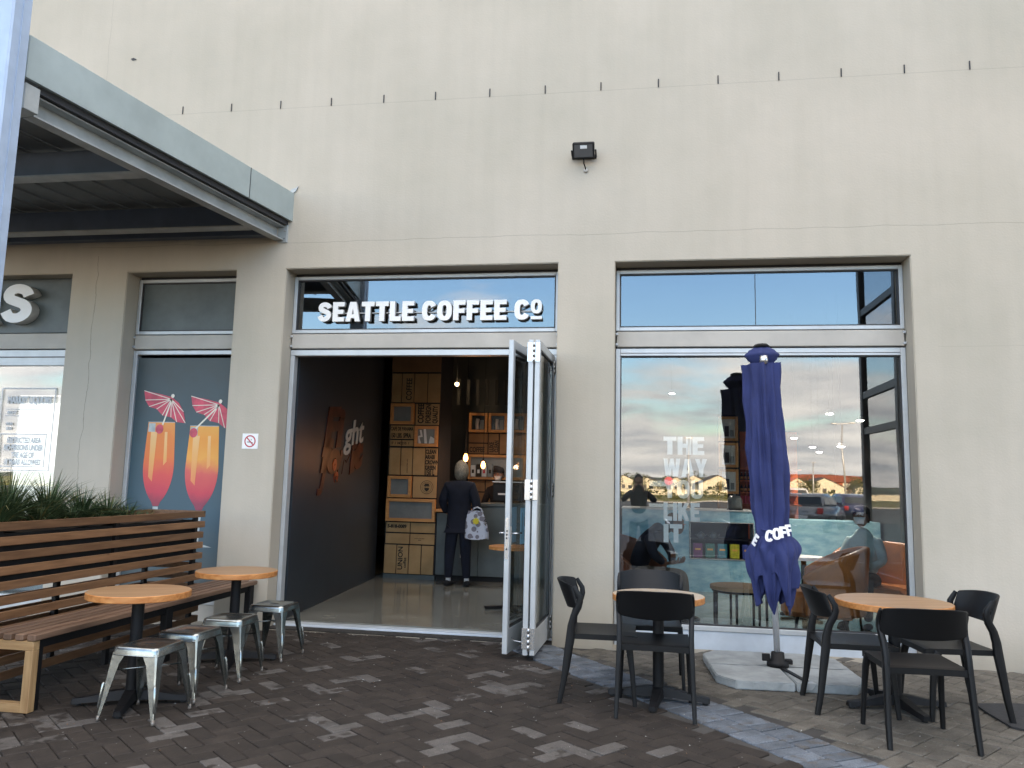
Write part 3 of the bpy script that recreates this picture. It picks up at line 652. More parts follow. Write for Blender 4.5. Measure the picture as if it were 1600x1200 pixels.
for sgn in (1, -1):
    k = MB(); k.box((.025, sgn * .022, .93), (.055, sgn * .03, 1.09), 'chrome', .002, T=T1)
    k.tube([(.04, sgn * .03, 1.03), (.04, sgn * .075, 1.03), (.06, sgn * .082, 1.03), (.16, sgn * .082, 1.03)], .009, 'chrome', 8, T=T1); k.build('handle', 'chrome', l1)
for z_ in (.18, 1.40, 2.58):
    k = MB()
    for q in range(4): k.lathe([(.011, z_ - .09 + q * .045), (.011, z_ - .05 + q * .045)], 'chrome', 10, c=(-.897 + .8, -.71 - .2))
    k.box((-.955 + .8, -.697 - .2, z_ - .085), (-.905 + .8, -.692 - .2, z_ + .085), 'chrome', .001); k.box((-.889 + .8, -.697 - .2, z_ - .085), (-.845 + .8, -.692 - .2, z_ + .085), 'chrome', .001)
    k.build('hinge', 'chrome', fd)
    k = MB()
    for q in range(3): k.lathe([(.011, z_ - .07 + q * .045), (.011, z_ - .03 + q * .045)], 'chrome', 10, c=(-.812 + .8, .17 - .2))
    k.build('hinge', 'chrome', fd)
k = MB(); k.tube([(-1.05 + .8, -.62 - .2, .17), (-1.03 + .8, -.64 - .2, .15), (-.96 + .8, -.66 - .2, .145), (-.945 + .8, -.65 - .2, .165)], .004, 'chrome', 6); k.build('hook', 'chrome', fd)
# notice on the first leaf
nt_ = thing('door_notice', 'small pale blue notice with a black bottle drawing on the folded door glass', 'notice', (-.99, -.60, 0))
Tn = Matrix.Translation((-1.0 + .99, -.02 + .60 - .35, 0)) @ Matrix.Rotation(math.atan2(.865, .113), 4, 'Z')
k = MB(); k.box((-.14, -.0075, .93), (.14, -.0055, 1.24), mat('notice_blue', (.25, .5, .68), .6, var=.05), T=Tn); k.build('sheet', None, nt_)
k = MB(); k.box((-.02, -.0095, 1.08), (.025, -.0078, 1.16), 'ink', T=Tn); k.box((-.005, -.0095, 1.161), (.01, -.0078, 1.2), 'ink', T=Tn); k.box((-.09, -.0095, .97), (-.085, -.0078, 1.2), 'ink', T=Tn); k.box((-.02, -.0095, .96), (-.012, -.0078, 1.05), 'ink', T=Tn); k.build('drawing', 'ink', nt_)

# --- sign letters over the door
sg = thing('shop_sign', 'white raised SEATTLE COFFEE CO letters across the glass above the door', 'sign', (-3.263, .185, 3.048))
def sign_word(txt, x0, x1, z0, z1, y, parent, th_=.045, bold=.012, first=True):
    # every letter is its own part; widths are fitted to x0..x1
    ms = []
    for ch in txt:
        if ch in 'R':
            cu = bpy.data.curves.new('t', 'FONT'); cu.body = ch; cu.size = 1; cu.offset = .05; cu.extrude = .1; t = bpy.data.objects.new('tmp', cu); COL.objects.link(t); me = modded(t); bpy.data.objects.remove(t)
        else: me, _w = glyph_mesh(ch, .1, .004)
        xs = [v.co.x for v in me.vertices]; zs = [v.co.y for v in me.vertices]; ms.append((me, min(xs), max(xs), min(zs), max(zs)))
    gap = .07; tot = sum(m_[2] - m_[1] for m_ in ms) + gap * (len(ms) - 1); sc = (x1 - x0) / tot; x = x0
    for me, a, b, c, d in ms:
        hz = (z1 - z0) / (d - c)
        for v in me.vertices: v.co = Vector((x + (v.co.x - a) * sc, y - (v.co.z / .1) * th_ / 2, z0 + (v.co.y - c) * hz))
        x += (b - a + gap) * sc
        me.materials.clear(); me.materials.append(MT['sign_white']); me.materials.append(MT['sign_side'])
        bm = bmesh.new(); bm.from_mesh(me); bmesh.ops.recalc_face_normals(bm, faces=bm.faces); bm.to_mesh(me); bm.free()
        for p in me.polygons: p.material_index = 0 if abs(p.normal.y) > .7 else 1
        me.name = 'letter'; o = bpy.data.objects.new('letter', me); COL.objects.link(o); o.parent = parent
P0 = Vector(sg.location)
def rel(o_, v): return v - o_
sign_word('SEATTLE', 0, 1.022, 0, .203, 0, sg)
sign_word('COFFEE', 1.104, 1.967, 0, .203, 0, sg)
sign_word('C', 2.044, 2.19, 0, .203, 0, sg)
sign_word('O', 2.208, 2.318, .062, .203, 0, sg)
k = MB(); k.box((2.208, -.022, .003), (2.318, .022, .034), 'sign_white', .002); k.build('underline', 'sign_white', sg)
k = MB(); k.box((-.0, .0225, .09), (2.32, .027, .10), 'sign_side'); k.build('mounting_rail', 'alu_dark', sg)

# --- liquor shop bay at the far left
k = MB(); k.box((-9.2, FY - .02, 2.962), (-5.992, FY + .1, ZT), 'counter_dk'); k.build('sign_board', 'counter_dk', bld)
k = MB(); k.box((-9.2, FY - .01, 2.785), (-5.995, FY + .1, 2.955), 'beam', .004); k.build('spandrel_beam', 'beam', bld)
k = MB(); k.box((-9.2, FY, 2.60), (-5.995, FY + .1, 2.775), 'alu', .006); k.box((-9.2, FY - .006, 2.69), (-5.995, FY - .001, 2.70), 'alu_dark'); k.box((-6.06, FY, .165), (-5.995, FY + .08, 2.6), 'alu', .004); k.box((-9.2, FY, .0), (-5.995, FY + .1, .165), 'alu', .004)
lf = k.build('window', 'alu', bld)
k = MB(); k.box((-9.2, FY + .03, .166), (-6.061, FY + .038, 2.599), 'glass'); k.build('pane', 'glass', lf)
box('liquor_shop_floor', (-13.6, .33, -.2), (-5.9, 4.2, .04), 'floor', bld); box('liquor_shop_wall', (-13.6, 4.2, .04), (-5.9, 4.3, 3.7), 'counter_dk', bld); box('liquor_shop_side', (-5.9, .33, -.2), (-5.8, 4.3, 3.7), 'frame_pane', bld)
box('liquor_shop_ceiling', (-13.6, .33, 3.7), (-5.8, 4.3, 3.85), 'frame_white', bld)
fl = thing('added_strip_light', 'unseen tube light added on the ceiling to brighten the liquor shop', 'light', (-8.2, 2.0, 3.6)); k = MB(); k.box((-1.2, -.06, 0), (1.2, .06, .07), 'lamp_w', .01); k.build('diffuser', 'lamp_w', fl)
la = bpy.data.lights.new('strip', 'AREA'); la.shape = 'RECTANGLE'; la.size = 2.4; la.size_y = .3; la.energy = 9; la.color = (1, .97, .9); lo = bpy.data.objects.new('added_fill_lamp', la); COL.objects.link(lo); lo.parent = fl; lo.location = (0, 0, -.03)  # area lamp added to light the liquor shop, no such fitting in view
ss = thing('liquor_sign', 'thick white raised R S sign letters on dark grey board above the liquor shop', 'sign', (-6.9, .12, 3.05))
def slab_letter(ch, x0, x1, z0, z1):
    sign_word(ch, x0, x1, z0, z1, 0, ss, th_=.11)
slab_letter('R', -.36, -.02, .0, .42); slab_letter('S', .03, .42, .0, .43)
slab_letter('O', -.78, -.42, .0, .42)
dc = thing('liquor_window_lettering', 'white framed opening hours and age limit lettering on the liquor shop glass', 'window lettering', (-6.56, FY + .02, 0))
def dtext(txt, z, size, bold=.004, x=0.0, sx=.8): return text_mesh('lettering', txt, size, 'decal', dc, (x, 0, z), bold=bold, align='CENTER', sx=sx, extrude=.0006)
k = MB()
for (a, b, c, d) in ((-.33, .335, 1.46, 2.36), (-.30, .27, 1.50, 1.86)):
    t = .012
    k.box((a, -.001, c), (b, .001, c + t), 'decal'); k.box((a, -.001, d - t), (b, .001, d), 'decal'); k.box((a, -.001, c + t), (a + t, .001, d - t), 'decal'); k.box((b - t, -.001, c + t), (b, .001, d - t), 'decal')
k.box((-.26, -.001, 2.12), (.2, .001, 2.127), 'decal'); k.box((-.26, -.001, 2.05), (.2, .001, 2.057), 'decal'); k.build('border', 'decal', dc)
dtext('MARKET LIQUORS', 2.19, .105, .005, .02, .62); dtext('RIGHT', 2.07, .05, .002, -.18); dtext('MON', 1.95, .045, .002, -.2); dtext('SUN', 1.90, .045, .002, -.2)
dtext('RESTRICTED AREA', 1.76, .085, .004, 0, .58); dtext('NO PERSONS UNDER', 1.68, .085, .004, 0, .58); dtext('THE AGE OF', 1.60, .085, .004, 0, .58); dtext('18 YEARS ALLOWED', 1.525, .085, .004, 0, .58)
fz = thing('added_glow_panel', 'tall glowing white panel added for the bright area of the liquor shop window', 'fridge', (-7.45, 1.2, .04))
k = MB(); k.box((-.1, 0, 0), (.65, .6, 2.35), 'frame_white', .02); k.build('cabinet', 'frame_white', fz)
k = MB(); k.box((-.05, -.012, .9), (.6, -.001, 2.25), mat('panel_glow', (.9, .95, .95), .4, emis=((.95, 1, .97), .25))); k.build('door', None, fz)  # glowing sheet added to brighten the window, not a real fridge door
for i in range(2):
    k = MB(); k.box((-.02 + i * .3, -.03, .55), (.2 + i * .3, -.013, .85), mat('amber_reflection%d' % i, (.55, .38, .05), .5, var=.4, vs=15)); k.build('painted_reflection', None, fz)  # amber colour paints the mirrored houses into the liquor shop window

# --- cocktail poster in the left bay (flat print)
ps = thing('drinks_poster', 'blue window poster of two orange and pink cocktails with paper umbrellas', 'poster', (-4.72, FY + .03, .2))
def print_mat(name, stops, axis=2, z0=0., z1=1., rough=.45, xmix=None):
    m = bpy.data.materials.new(name); m.use_nodes = True; t = m.node_tree; b = t.nodes['Principled BSDF']; L = t.links.new; b.inputs['Roughness'].default_value = rough
    tcn = t.nodes.new('ShaderNodeTexCoord'); sp = t.nodes.new('ShaderNodeSeparateXYZ'); L(tcn.outputs['Object'], sp.inputs[0])
    n = t.nodes.new('ShaderNodeTexNoise'); n.inputs['Scale'].default_value = 5; n.inputs['Detail'].default_value = 5; L(tcn.outputs['Object'], n.inputs['Vector'])
    mr = t.nodes.new('ShaderNodeMapRange'); mr.inputs['From Min'].default_value = z0; mr.inputs['From Max'].default_value = z1; L(sp.outputs[axis], mr.inputs['Value'])
    a = t.nodes.new('ShaderNodeMath'); a.operation = 'MULTIPLY_ADD'; L(n.outputs['Fac'], a.inputs[0]); a.inputs[1].default_value = .22; L(mr.outputs[0], a.inputs[2])
    s2 = t.nodes.new('ShaderNodeMath'); s2.operation = 'SUBTRACT'; L(a.outputs[0], s2.inputs[0]); s2.inputs[1].default_value = .11
    r = t.nodes.new('ShaderNodeValToRGB'); L(s2.outputs[0], r.inputs[0]); e = r.color_ramp.elements
    while len(e) < len(stops): e.new(.5)
    for q, (pp, c) in zip(e, stops): q.position = pp; q.color = (*c, 1)
    L(r.outputs[0], b.inputs['Base Color']); return m
pm = print_mat('poster_background', [(0, (.10, .12, .12)), (.3, (.05, .105, .14)), (.6, (.05, .10, .125)), (.95, (.048, .064, .066))], 2, 0, 2.5)
k = MB(); k.box((-.565, -.002, .02), (.567, .0, 2.485), pm); k.build('print_sheet', None, ps)
drink = print_mat('drink_print', [(0, (.28, .05, .08)), (.12, (.60, .055, .09)), (.34, (.74, .09, .08)), (.55, (.82, .20, .05)), (.78, (.82, .24, .05)), (1, (.85, .36, .09))], 2, .96, 1.84)
drinkb = print_mat('drink_print_b', [(0, (.30, .05, .09)), (.14, (.62, .06, .09)), (.36, (.72, .12, .10)), (.52, (.86, .38, .07)), (.75, (.86, .33, .05)), (1, (.86, .42, .08))], 2, .96, 1.84)
pale_print = mat('pale_print', (.8, .74, .62), .5, var=.1); pink_print = mat('pink_print', (.62, .08, .12), .5, var=.25, vs=8); rim_print = mat('rim_print', (.45, .5, .5), .5, var=.2, vs=8); hl_print = print_mat('highlight_print', [(0, (.80, .20, .10)), (.5, (.86, .42, .13)), (1, (.88, .55, .25))], 2, 1.1, 1.75)
def poly(k, pts, y, m): k.prism([(a, b) for a, b in pts], 1, y, y + .0008, m)
for ci, (cx_, zt, zb, wid) in enumerate(((-.235, 1.80, .93, .175), (.255, 1.765, .90, .185))):
    k = MB(); pr = []
    for i in range(21):
        f = i / 20; z = zb + (zt - zb) * f; ww = wid * max(.12, 1 - (1 - min(f / .5, 1)) ** 2.3) ** .8 * (1 - .13 * max(0, f - .5) / .5)
        pr.append((ww, z))
    pts = [(cx_ - w_, z) for w_, z in pr] + [(cx_ + w_, z) for w_, z in pr[::-1]]
    poly(k, pts, -.0035, (drink, drinkb)[ci]); k.build('drink_print', None, ps)
    k = MB(); poly(k, [(cx_ - wid * .62, zb + .3), (cx_ - wid * .35, zb + .25), (cx_ - wid * .25, zt - .1), (cx_ - wid * .66, zt - .1)], -.0045, hl_print)
    poly(k, [(cx_ + wid * .3, zb + .42), (cx_ + wid * .5, zb + .46), (cx_ + wid * .42, zt - .1), (cx_ + wid * .25, zt - .1)], -.0045, hl_print); k.build('highlight_print', None, ps)
    k = MB(); poly(k, [(cx_ - wid * .84, zt - .1), (cx_ - wid * .4, zt - .1), (cx_ - wid * .4, zt - .01), (cx_ - wid * .84, zt - .01)], -.0045, rim_print)
    poly(k, [(cx_ - wid * .88, zt), (cx_ + wid * .86, zt), (cx_ + wid * .86, zt + .006), (cx_ - wid * .88, zt + .006)], -.0045, rim_print)
    poly(k, [(cx_ - .03, zb - .005), (cx_ + .03, zb - .005), (cx_ + .018, zb - .34), (cx_ - .018, zb - .34)], -.0032, rim_print)
    poly(k, [(cx_ - .17, zb - .37), (cx_ + .17, zb - .37), (cx_ + .05, zb - .34), (cx_ - .05, zb - .34)], -.0031, rim_print)
    k.build('glass_print', None, ps)['kind'] = 'stuff'
    k = MB(); k.add([(cx_ + (-.02 if ci == 0 else -.12) + .045 * math.cos(a), -.0055, zt - .07 + .05 * math.sin(a)) for a in [i * math.pi / 8 for i in range(16)]], [list(range(16))], pink_print); k.build('cherry_print', None, ps)
    # paper umbrella
    ux_, uz_ = (cx_ + .10, zt + .265) if ci == 0 else (cx_ + .155, zt + .245)
    k = MB(); arc = [(-.33, .07), (-.31, -.03), (-.26, -.10), (-.17, -.125), (-.10, -.19), (-.0, -.21), (.07, -.26), (.17, -.27), (.14, -.15), (.08, -.06), (0, 0), (-.12, .03)]
    if ci == 1: arc = [(max(-.33, a), b) if a < .155 else (.155, b) for a, b in arc]
    poly(k, [(ux_ + a, uz_ + b) for a, b in arc], -.0055, pink_print); k.build('umbrella_print', None, ps)
    k = MB()
    for a, b in arc[:9]:
        if ci == 1 and a > .1: continue
        d = Vector((a, b)); nn = Vector((-d.y, d.x)).normalized() * .004; poly(k, [(ux_ + nn.x - .01, uz_ + nn.y - .02), (ux_ + a + nn.x, uz_ + b + nn.y), (ux_ + a - nn.x, uz_ + b - nn.y), (ux_ - nn.x - .01, uz_ - nn.y - .02)], -.0068, pale_print)
    poly(k, [(ux_ - .01, uz_ - .02), (ux_ - .0, uz_ - .03), (cx_ - .0 + (-.09 if ci == 1 else .02), zt - .03), (cx_ - .015 + (-.09 if ci == 1 else .02), zt - .02)], -.0068, pale_print)
    k.build('rib_print', None, ps)
    k = MB(); k.add([(ux_ + .005 + .02 * math.cos(a), -.0075, uz_ + .015 + .022 * math.sin(a)) for a in [i * math.pi / 6 for i in range(12)]], [list(range(12))], pale_print); k.build('knob_print', None, ps)

# --- no smoking sign, flood light
ns = thing('no_smoking_sign', 'small square white sign with a red no smoking ring on the pier', 'sign', (-3.829, 0, 1.806))
k = MB(); k.box((-.084, -.004, -.076), (.084, -.0005, .076), 'sign_white', .001); k.build('plate', 'sign_white', ns)
redp = mat('red_print', (.5, .04, .06), .5)
k = MB(); n_ = 32
k.add([((r_ * math.cos(2 * math.pi * i / n_)), -.0052, r_ * math.sin(2 * math.pi * i / n_)) for r_ in (.048, .060) for i in range(n_)], [[i, (i + 1) % n_, n_ + (i + 1) % n_, n_ + i] for i in range(n_)], redp)
k.add([(-.04, -.0056, .032), (-.032, -.0056, .040), (.04, -.0056, -.032), (.032, -.0056, -.040)], [(0, 1, 2, 3)], redp); k.build('red_ring', None, ns)
k = MB(); k.box((-.03, -.0054, -.012), (.01, -.0046, -.005), 'ink'); k.box((.012, -.0054, -.016), (.03, -.0046, -.010), 'ink'); k.box((.01, -.0054, .01), (.016, -.0046, .02), 'ink'); k.build('cigarette_print', 'ink', ns)
fl = thing('flood_light', 'small black flood light on a bracket high on the bare wall', 'light', (-.535, 0, 4.64))
T = Matrix.Translation((0, -.12, .0)) @ Matrix.Rotation(R(32), 4, 'X')
k = MB(); k.box((-.105, -.03, -.075), (.105, .03, .075), 'black_steel', .01, T); 
for i in range(7): k.box((-.08 + i * .024, .031, -.05), (-.075 + i * .024, .042, .05), 'black_steel', T=T)
k.build('housing', 'black_steel', fl)
k = MB(); k.box((-.088, -.034, -.06), (.088, -.031, .058), mat('lamp_reflector', (.25, .25, .25), .25, .7), T=T); k.build('lens', None, fl)
k = MB(); k.box((-.03, -.037, .02), (.035, -.0345, .05), 'sign_white', T=T); k.build('label_plate', 'sign_white', fl)
k = MB(); k.tube([(-.115, -.12, 0), (-.115, -.05, -.02), (-.115, -.012, -.02)], .008, 'black_steel', 6); k.tube([(.115, -.12, 0), (.115, -.05, -.02), (.115, -.012, -.02)], .008, 'black_steel', 6); k.box((-.12, -.014, -.04), (.12, -.001, .0), 'black_steel', .003); k.build('bracket', 'black_steel', fl)
k = MB(); k.tube([(0, -.10, -.06), (.0, -.07, -.11), (.012, -.03, -.135), (.015, -.015, -.15)], .006, 'black_steel', 6); k.lathe([(.018, 0), (.022, .01), (.01, .018)], 'beam', 12, T=Matrix.Translation((.015, -.001, -.16)) @ Matrix.Rotation(R(90), 4, 'X')); k.build('cable', 'black_steel', fl)

# ============================================================ CANOPY
can = thing('entrance_canopy', 'grey green steel canopy with deep fascia reaching out from the wall at left', 'canopy', (-3.52, 0, 0), -10)
# local frame: -y runs outward along the free edge, -x to the left
CL = 3.02
k = MB(); k.box((-.028, -CL, 4.065), (0, .01, 4.365), 'canopy', .002); k.box((-.10, -CL + .002, 4.345), (-.028, .01, 4.362), 'canopy'); k.build('fascia', 'canopy', can)
k = MB(); k.box((-.001, -.70, 4.066), (.003, -.694, 4.364), 'alu_dark'); k.build('fascia_joint', 'alu_dark', can)
k = MB(); k.box((-.10, -CL + .12, 4.02), (-.04, -.02, 4.064), 'alu_dark'); k.build('gap_shade_strip', 'alu_dark', can)  # dark strip standing in for the shaded gap below the fascia
k = MB(); k.box((-.175, -CL + .14, 3.862), (-.165 + .008, -.0, 4.015), 'canopy_beam', .001); k.box((-.165 + .008, -CL + .14, 4.003), (-.075, 0, 4.015), 'canopy_beam', .001); k.box((-.165 + .008, -CL + .14, 3.862), (-.075, 0, 3.874), 'canopy_beam', .001)
k.build('edge_beam', 'canopy_beam', can)
k = MB(); k.box((-.15, -.03, 3.84), (-.04, -.001, 4.03), 'canopy_beam', .002)
for zz in (3.88, 3.96): k.lathe([(.008, 0), (.008, .012)], 'chrome', 6, T=Matrix.Translation((-.062, -.031, zz)) @ Matrix.Rotation(R(90), 4, 'X'))
k.build('wall_plate', 'canopy_beam', can)
k = MB(); k.box((-3.8, -CL + .02, 3.86), (-.02, -CL + .13, 4.04), 'canopy_beam', .003); k.build('front_beam', 'canopy_beam', can)
for yy in (-.36, -1.72):
    k = MB(); T = Matrix.Rotation(R(10), 4, 'Z'); k.box((-4.5, yy - .05, 3.88), (-.20 + yy * .17, yy - .04, 4.10), 'canopy_cross', T=T); k.box((-4.5, yy - .11, 3.868), (-.20 + yy * .17, yy + .02, 3.88), 'canopy_beam', T=T); k.build('cross_beam', 'canopy_cross', can)
k = MB(); T = Matrix.Rotation(R(10), 4, 'Z'); k.box((-4.5, -.10, 3.9), (-.2, -.005, 4.06), 'canopy_cross', T=T); k.build('wall_beam', 'canopy_cross', can)
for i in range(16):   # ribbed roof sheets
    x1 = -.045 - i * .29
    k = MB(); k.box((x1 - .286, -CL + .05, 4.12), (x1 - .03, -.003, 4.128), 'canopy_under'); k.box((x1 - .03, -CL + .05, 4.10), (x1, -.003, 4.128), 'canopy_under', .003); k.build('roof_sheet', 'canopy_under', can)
k = MB(); k.add([(-.03, -.012, 4.36), (.02, -.01, 4.38), (.05, -.006, 4.44), (.01, -.005, 4.42), (-.12, -.008, 4.40), (-.25, -.01, 4.37)], [(0, 1, 2, 3, 4, 5)], 'canopy_beam'); o = k.build('flashing', 'canopy_beam', can); sm = o.modifiers.new('s', 'SOLIDIFY'); sm.thickness = .004
colm = thing('steel_column', 'tall pale blue painted steel column at the left edge in front of the canopy', 'column', (-4.0, -3.02, 0))
k = MB(); k.box((-.20, -.16, -.012), (0, 0, 7.2), 'column', .012); k.box((.0, -.085, -.0), (.006, -.078, 7.2), 'column'); k.build('shaft', 'column', colm)
k = MB(); k.box((-.27, -.23, -.012), (.06, .06, .012), 'column', .003); k.build('base_plate', 'column', colm)

# ============================================================ PLANTER BENCH
bn = thing('slatted_planter_bench', 'long slatted timber bench with high back built against a planter box', 'bench', (-4.0, -2.9, 0))
B0, B1 = -.5, 2.46   # back slats run (local y); bench extends a little nearer than the picture
B0 = 0.0
for i in range(11):
    z = 1.128 - i * .0945
    k = MB(); j = random.uniform(-.002, .002); k.box((-.022 + j, -1.2, z - .056), (.0 + j, B1 + random.uniform(-.008, .008), z), 'bwood', .003); k.build('back_slat', 'bwood', bn)
for i in range(11):
    z = 1.128 - i * .0945
    k = MB(); k.box((-.55, -1.2, z - .056), (-.53, B1, z), 'bwood', .003); k.build('planter_slat', 'bwood', bn)
    k = MB(); k.box((-.53, B1 - .02, z - .056), (-.024, B1 + .0, z), 'bwood', .003); k.build('end_slat', 'bwood', bn)
for y in (B1 - .09, 1.25, .1, -1.1):
    for x in (-.05, -.52):
        k = MB(); k.box((x - .012, y - .025, 0), (x + .025, y + .02, 1.09), 'black_steel', .002); k.build('post', 'black_steel', bn)
k = MB(); k.box((-.51, -1.15, .74), (-.055, B1 - .12, 1.05), 'liner'); k.build('planter_box', 'liner', bn)
k = MB(); k.grid(lambda a, b: (-.50 + .44 * a, -1.14 + (B1 + 1.0) * b, 1.055 + .012 * math.sin(a * 9 + b * 40) * math.cos(b * 23)), 8, 60, 'soil'); k.build('soil', 'soil', bn)
for i in range(5):
    x1 = .365 - i * .083
    k = MB(); k.box((x1 - .056, -.0, .425), (x1, 2.86 + random.uniform(-.01, .01), .462), 'bwood_seat', .004); k.build('seat_slat', 'bwood_seat', bn)
for y in (0.03, 1.42, 2.76):
    m_ = 'bwood_pale' if y < .1 else 'black_steel'; mx_ = 'bwood_pale_x' if y < .1 else 'black_steel'
    k = MB(); k.box((.30, y - .025, .0), (.355, y + .03, .3655 if y < .1 else .42), m_, .003); k.box((.27 if y > .1 else -.10, y - .024, .366), (.355, y + .029, .422), mx_, .003) if y < .1 else None
    if y < .1: k.box((-.10, y - .024, .0), (.299, y + .029, .055), mx_, .003); k.box((-.10, y - .023, .056), (-.05, y + .028, .365), m_, .003)
    k.build('end_frame' if y < .1 else 'leg', m_, bn)
    k = MB(); k.box((.29, y + .032, 0), (.345, y + .075, .42), 'black_steel', .002); k.box((-.02, y + .033, .38), (.29, y + .074, .42), 'black_steel', .002); k.build('leg', 'black_steel', bn)
k = MB(); k.box((.30, .1, .37), (.34, 2.75, .42), 'black_steel', .002); k.build('seat_rail', 'black_steel', bn)
# plants
def tuft(loc, h, n, spread, label, seed):
    rr = random.Random(seed); k = MB()
    for i in range(n):
        a = rr.uniform(0, 6.283); L_ = h * rr.uniform(.6, 1.15); r0 = rr.uniform(0, .05); lean = rr.uniform(.15, 1.0) * spread; wd = rr.uniform(.004, .008)
        d = Vector((math.cos(a), math.sin(a), 0)); sd = Vector((-d.y, d.x, 0)); pts = []
        for q in range(6):
            t = q / 5; pts.append((d * (r0 + lean * t ** 1.6) + Vector((0, 0, L_ * (t - .42 * lean / max(h, .1) * t * t * t)))))
        tw = rr.uniform(-.8, .8); vs = []
        for q, p in enumerate(pts):
            w_ = wd * (1 - (q / 5) ** 2 * .93); s2 = (sd * math.cos(tw) + Vector((0, 0, 1)) * math.sin(tw) * .3)
            vs += [p - s2 * w_, p + Vector((0, 0, -w_ * .5)), p + s2 * w_]
        fs = []
        for q in range(5): fs += [(q * 3, q * 3 + 1, q * 3 + 4, q * 3 + 3), (q * 3 + 1, q * 3 + 2, q * 3 + 5, q * 3 + 4)]
        k.add(vs, fs, 'leaf_pale' if rr.random() < .09 else 'leaf', True)
    o = k.build('strappy_plant', 'leaf'); o.location = loc
    return tag(o, label, 'plant', 'strap leaved plants in the planter')
for i, (y, h, n, sp, lb) in enumerate(((-3.35, .50, 190, .44, 'big dark strap leaved plant mostly cut off by the left photo edge'), (-2.88, .50, 230, .46, 'tallest strap leaved clump, against the liquor shop lettering at the left'), (-2.45, .46, 230, .44, 'broad strap leaved clump just right of the tallest one, below the amber window'),
        (-2.08, .42, 200, .40, 'strap leaved clump in front of the narrow plaster pier, arching right'), (-1.76, .33, 170, .32, 'middling bushy strap leaved clump at the middle of the planter'), (-1.46, .28, 150, .28, 'smaller bushy clump in front of the window jamb left of the poster'),
        (-1.14, .20, 90, .26, 'low sparse clump under the left cocktail of the poster'), (-.88, .09, 30, .14, 'last tiny clump near the right end of the planter'))):
    tuft((-4.26 + random.uniform(-.05, .05), y, 1.05), h, n, sp, lb, i + 5)
tuft((-4.40, -2.65, 1.05), .44, 140, .34, 'rear strap leaved clump behind the two tallest plants of the planter', 77)
tuft((-4.22, -2.26, 1.05), .30, 170, .40, 'low spreading clump filling the gap right of the broad amber window clump', 78)
tuft((-4.24, -1.92, 1.05), .25, 160, .36, 'low spreading clump in front of the narrow plaster pier', 79)
tuft((-4.20, -2.66, 1.05), .33, 170, .44, 'low spreading clump between the tallest and the broad plant', 80)
tuft((-4.24, -1.60, 1.05), .20, 130, .32, 'low spreading clump at the right edge of the narrow plaster pier', 81)

# ============================================================ TABLES
def table(loc, rz, r, label, top='tabletop', group='round cafe tables outside the shop', h=.705):
    t = thing('cafe_table', label, 'table', loc, rz, group)
    k = MB(); n = 48; k.lathe([(r - .004, h - .042), (r, h - .038), (r, h - .004), (r - .004, h)], 'tableedge', n, smooth=False)
    o = k.build('tabletop', 'tableedge', t, sharp=40)
    o.data.materials.append(MT[top])
    for p in o.data.polygons:
        if p.normal.z > .9: p.material_index = 1
    k = MB(); k.lathe([(.04, .06), (.038, .09), (.038, h - .06), (.05, h - .058), (.05, h - .045)], 'black_steel', 20); k.box((-.16, -.02, h - .058), (.16, .02, h - .044), 'black_steel'); k.box((-.02, -.16, h - .057), (.02, .16, h - .0435), 'black_steel'); k.build('pedestal', 'black_steel', t, sharp=40)
    k = MB()
    for q in range(4):
        T = Matrix.Rotation(q * math.pi / 2, 4, 'Z')
        vs = []; 
        for (x, wv, z0, z1) in ((.0, .045, .03, .095), (.10, .040, .03, .085), (.26, .032, .02, .052), (.335, .028, .012, .045), (.345, .024, .014, .04)):
            vs += [(x, -wv, z0), (x, wv, z0), (x, wv * .75, z1), (x, -wv * .75, z1)]
        fs = [[i * 4 + j, i * 4 + (j + 1) % 4, i * 4 + 4 + (j + 1) % 4, i * 4 + 4 + j] for i in range(4) for j in range(4)] + [[16, 17, 18, 19], [3, 2, 1, 0]]
        k.add(vs, fs, 'black_steel', T=T); k.lathe([(.02, 0), (.02, .02)], 'tyre', 10, T=T @ Matrix.Translation((.315, 0, 0)))
    k.build('base', 'black_steel', t)
    return t
t1 = table((-3.20, -2.545, 0), 22, .315, 'nearer round wooden table in front of the slatted bench')
t2 = table((-3.19, -1.30, 0), 22, .315, 'farther round wooden table at the bench, in front of the plaster pier')
t3 = table((.135, -1.615, 0), -8, .317, 'round table with pale worn top between the three left black chairs', 'tabletop_pale')
t4 = table((1.73, -1.42, 0), 14, .375, 'larger round orange wood table among the three right black chairs', h=.71)

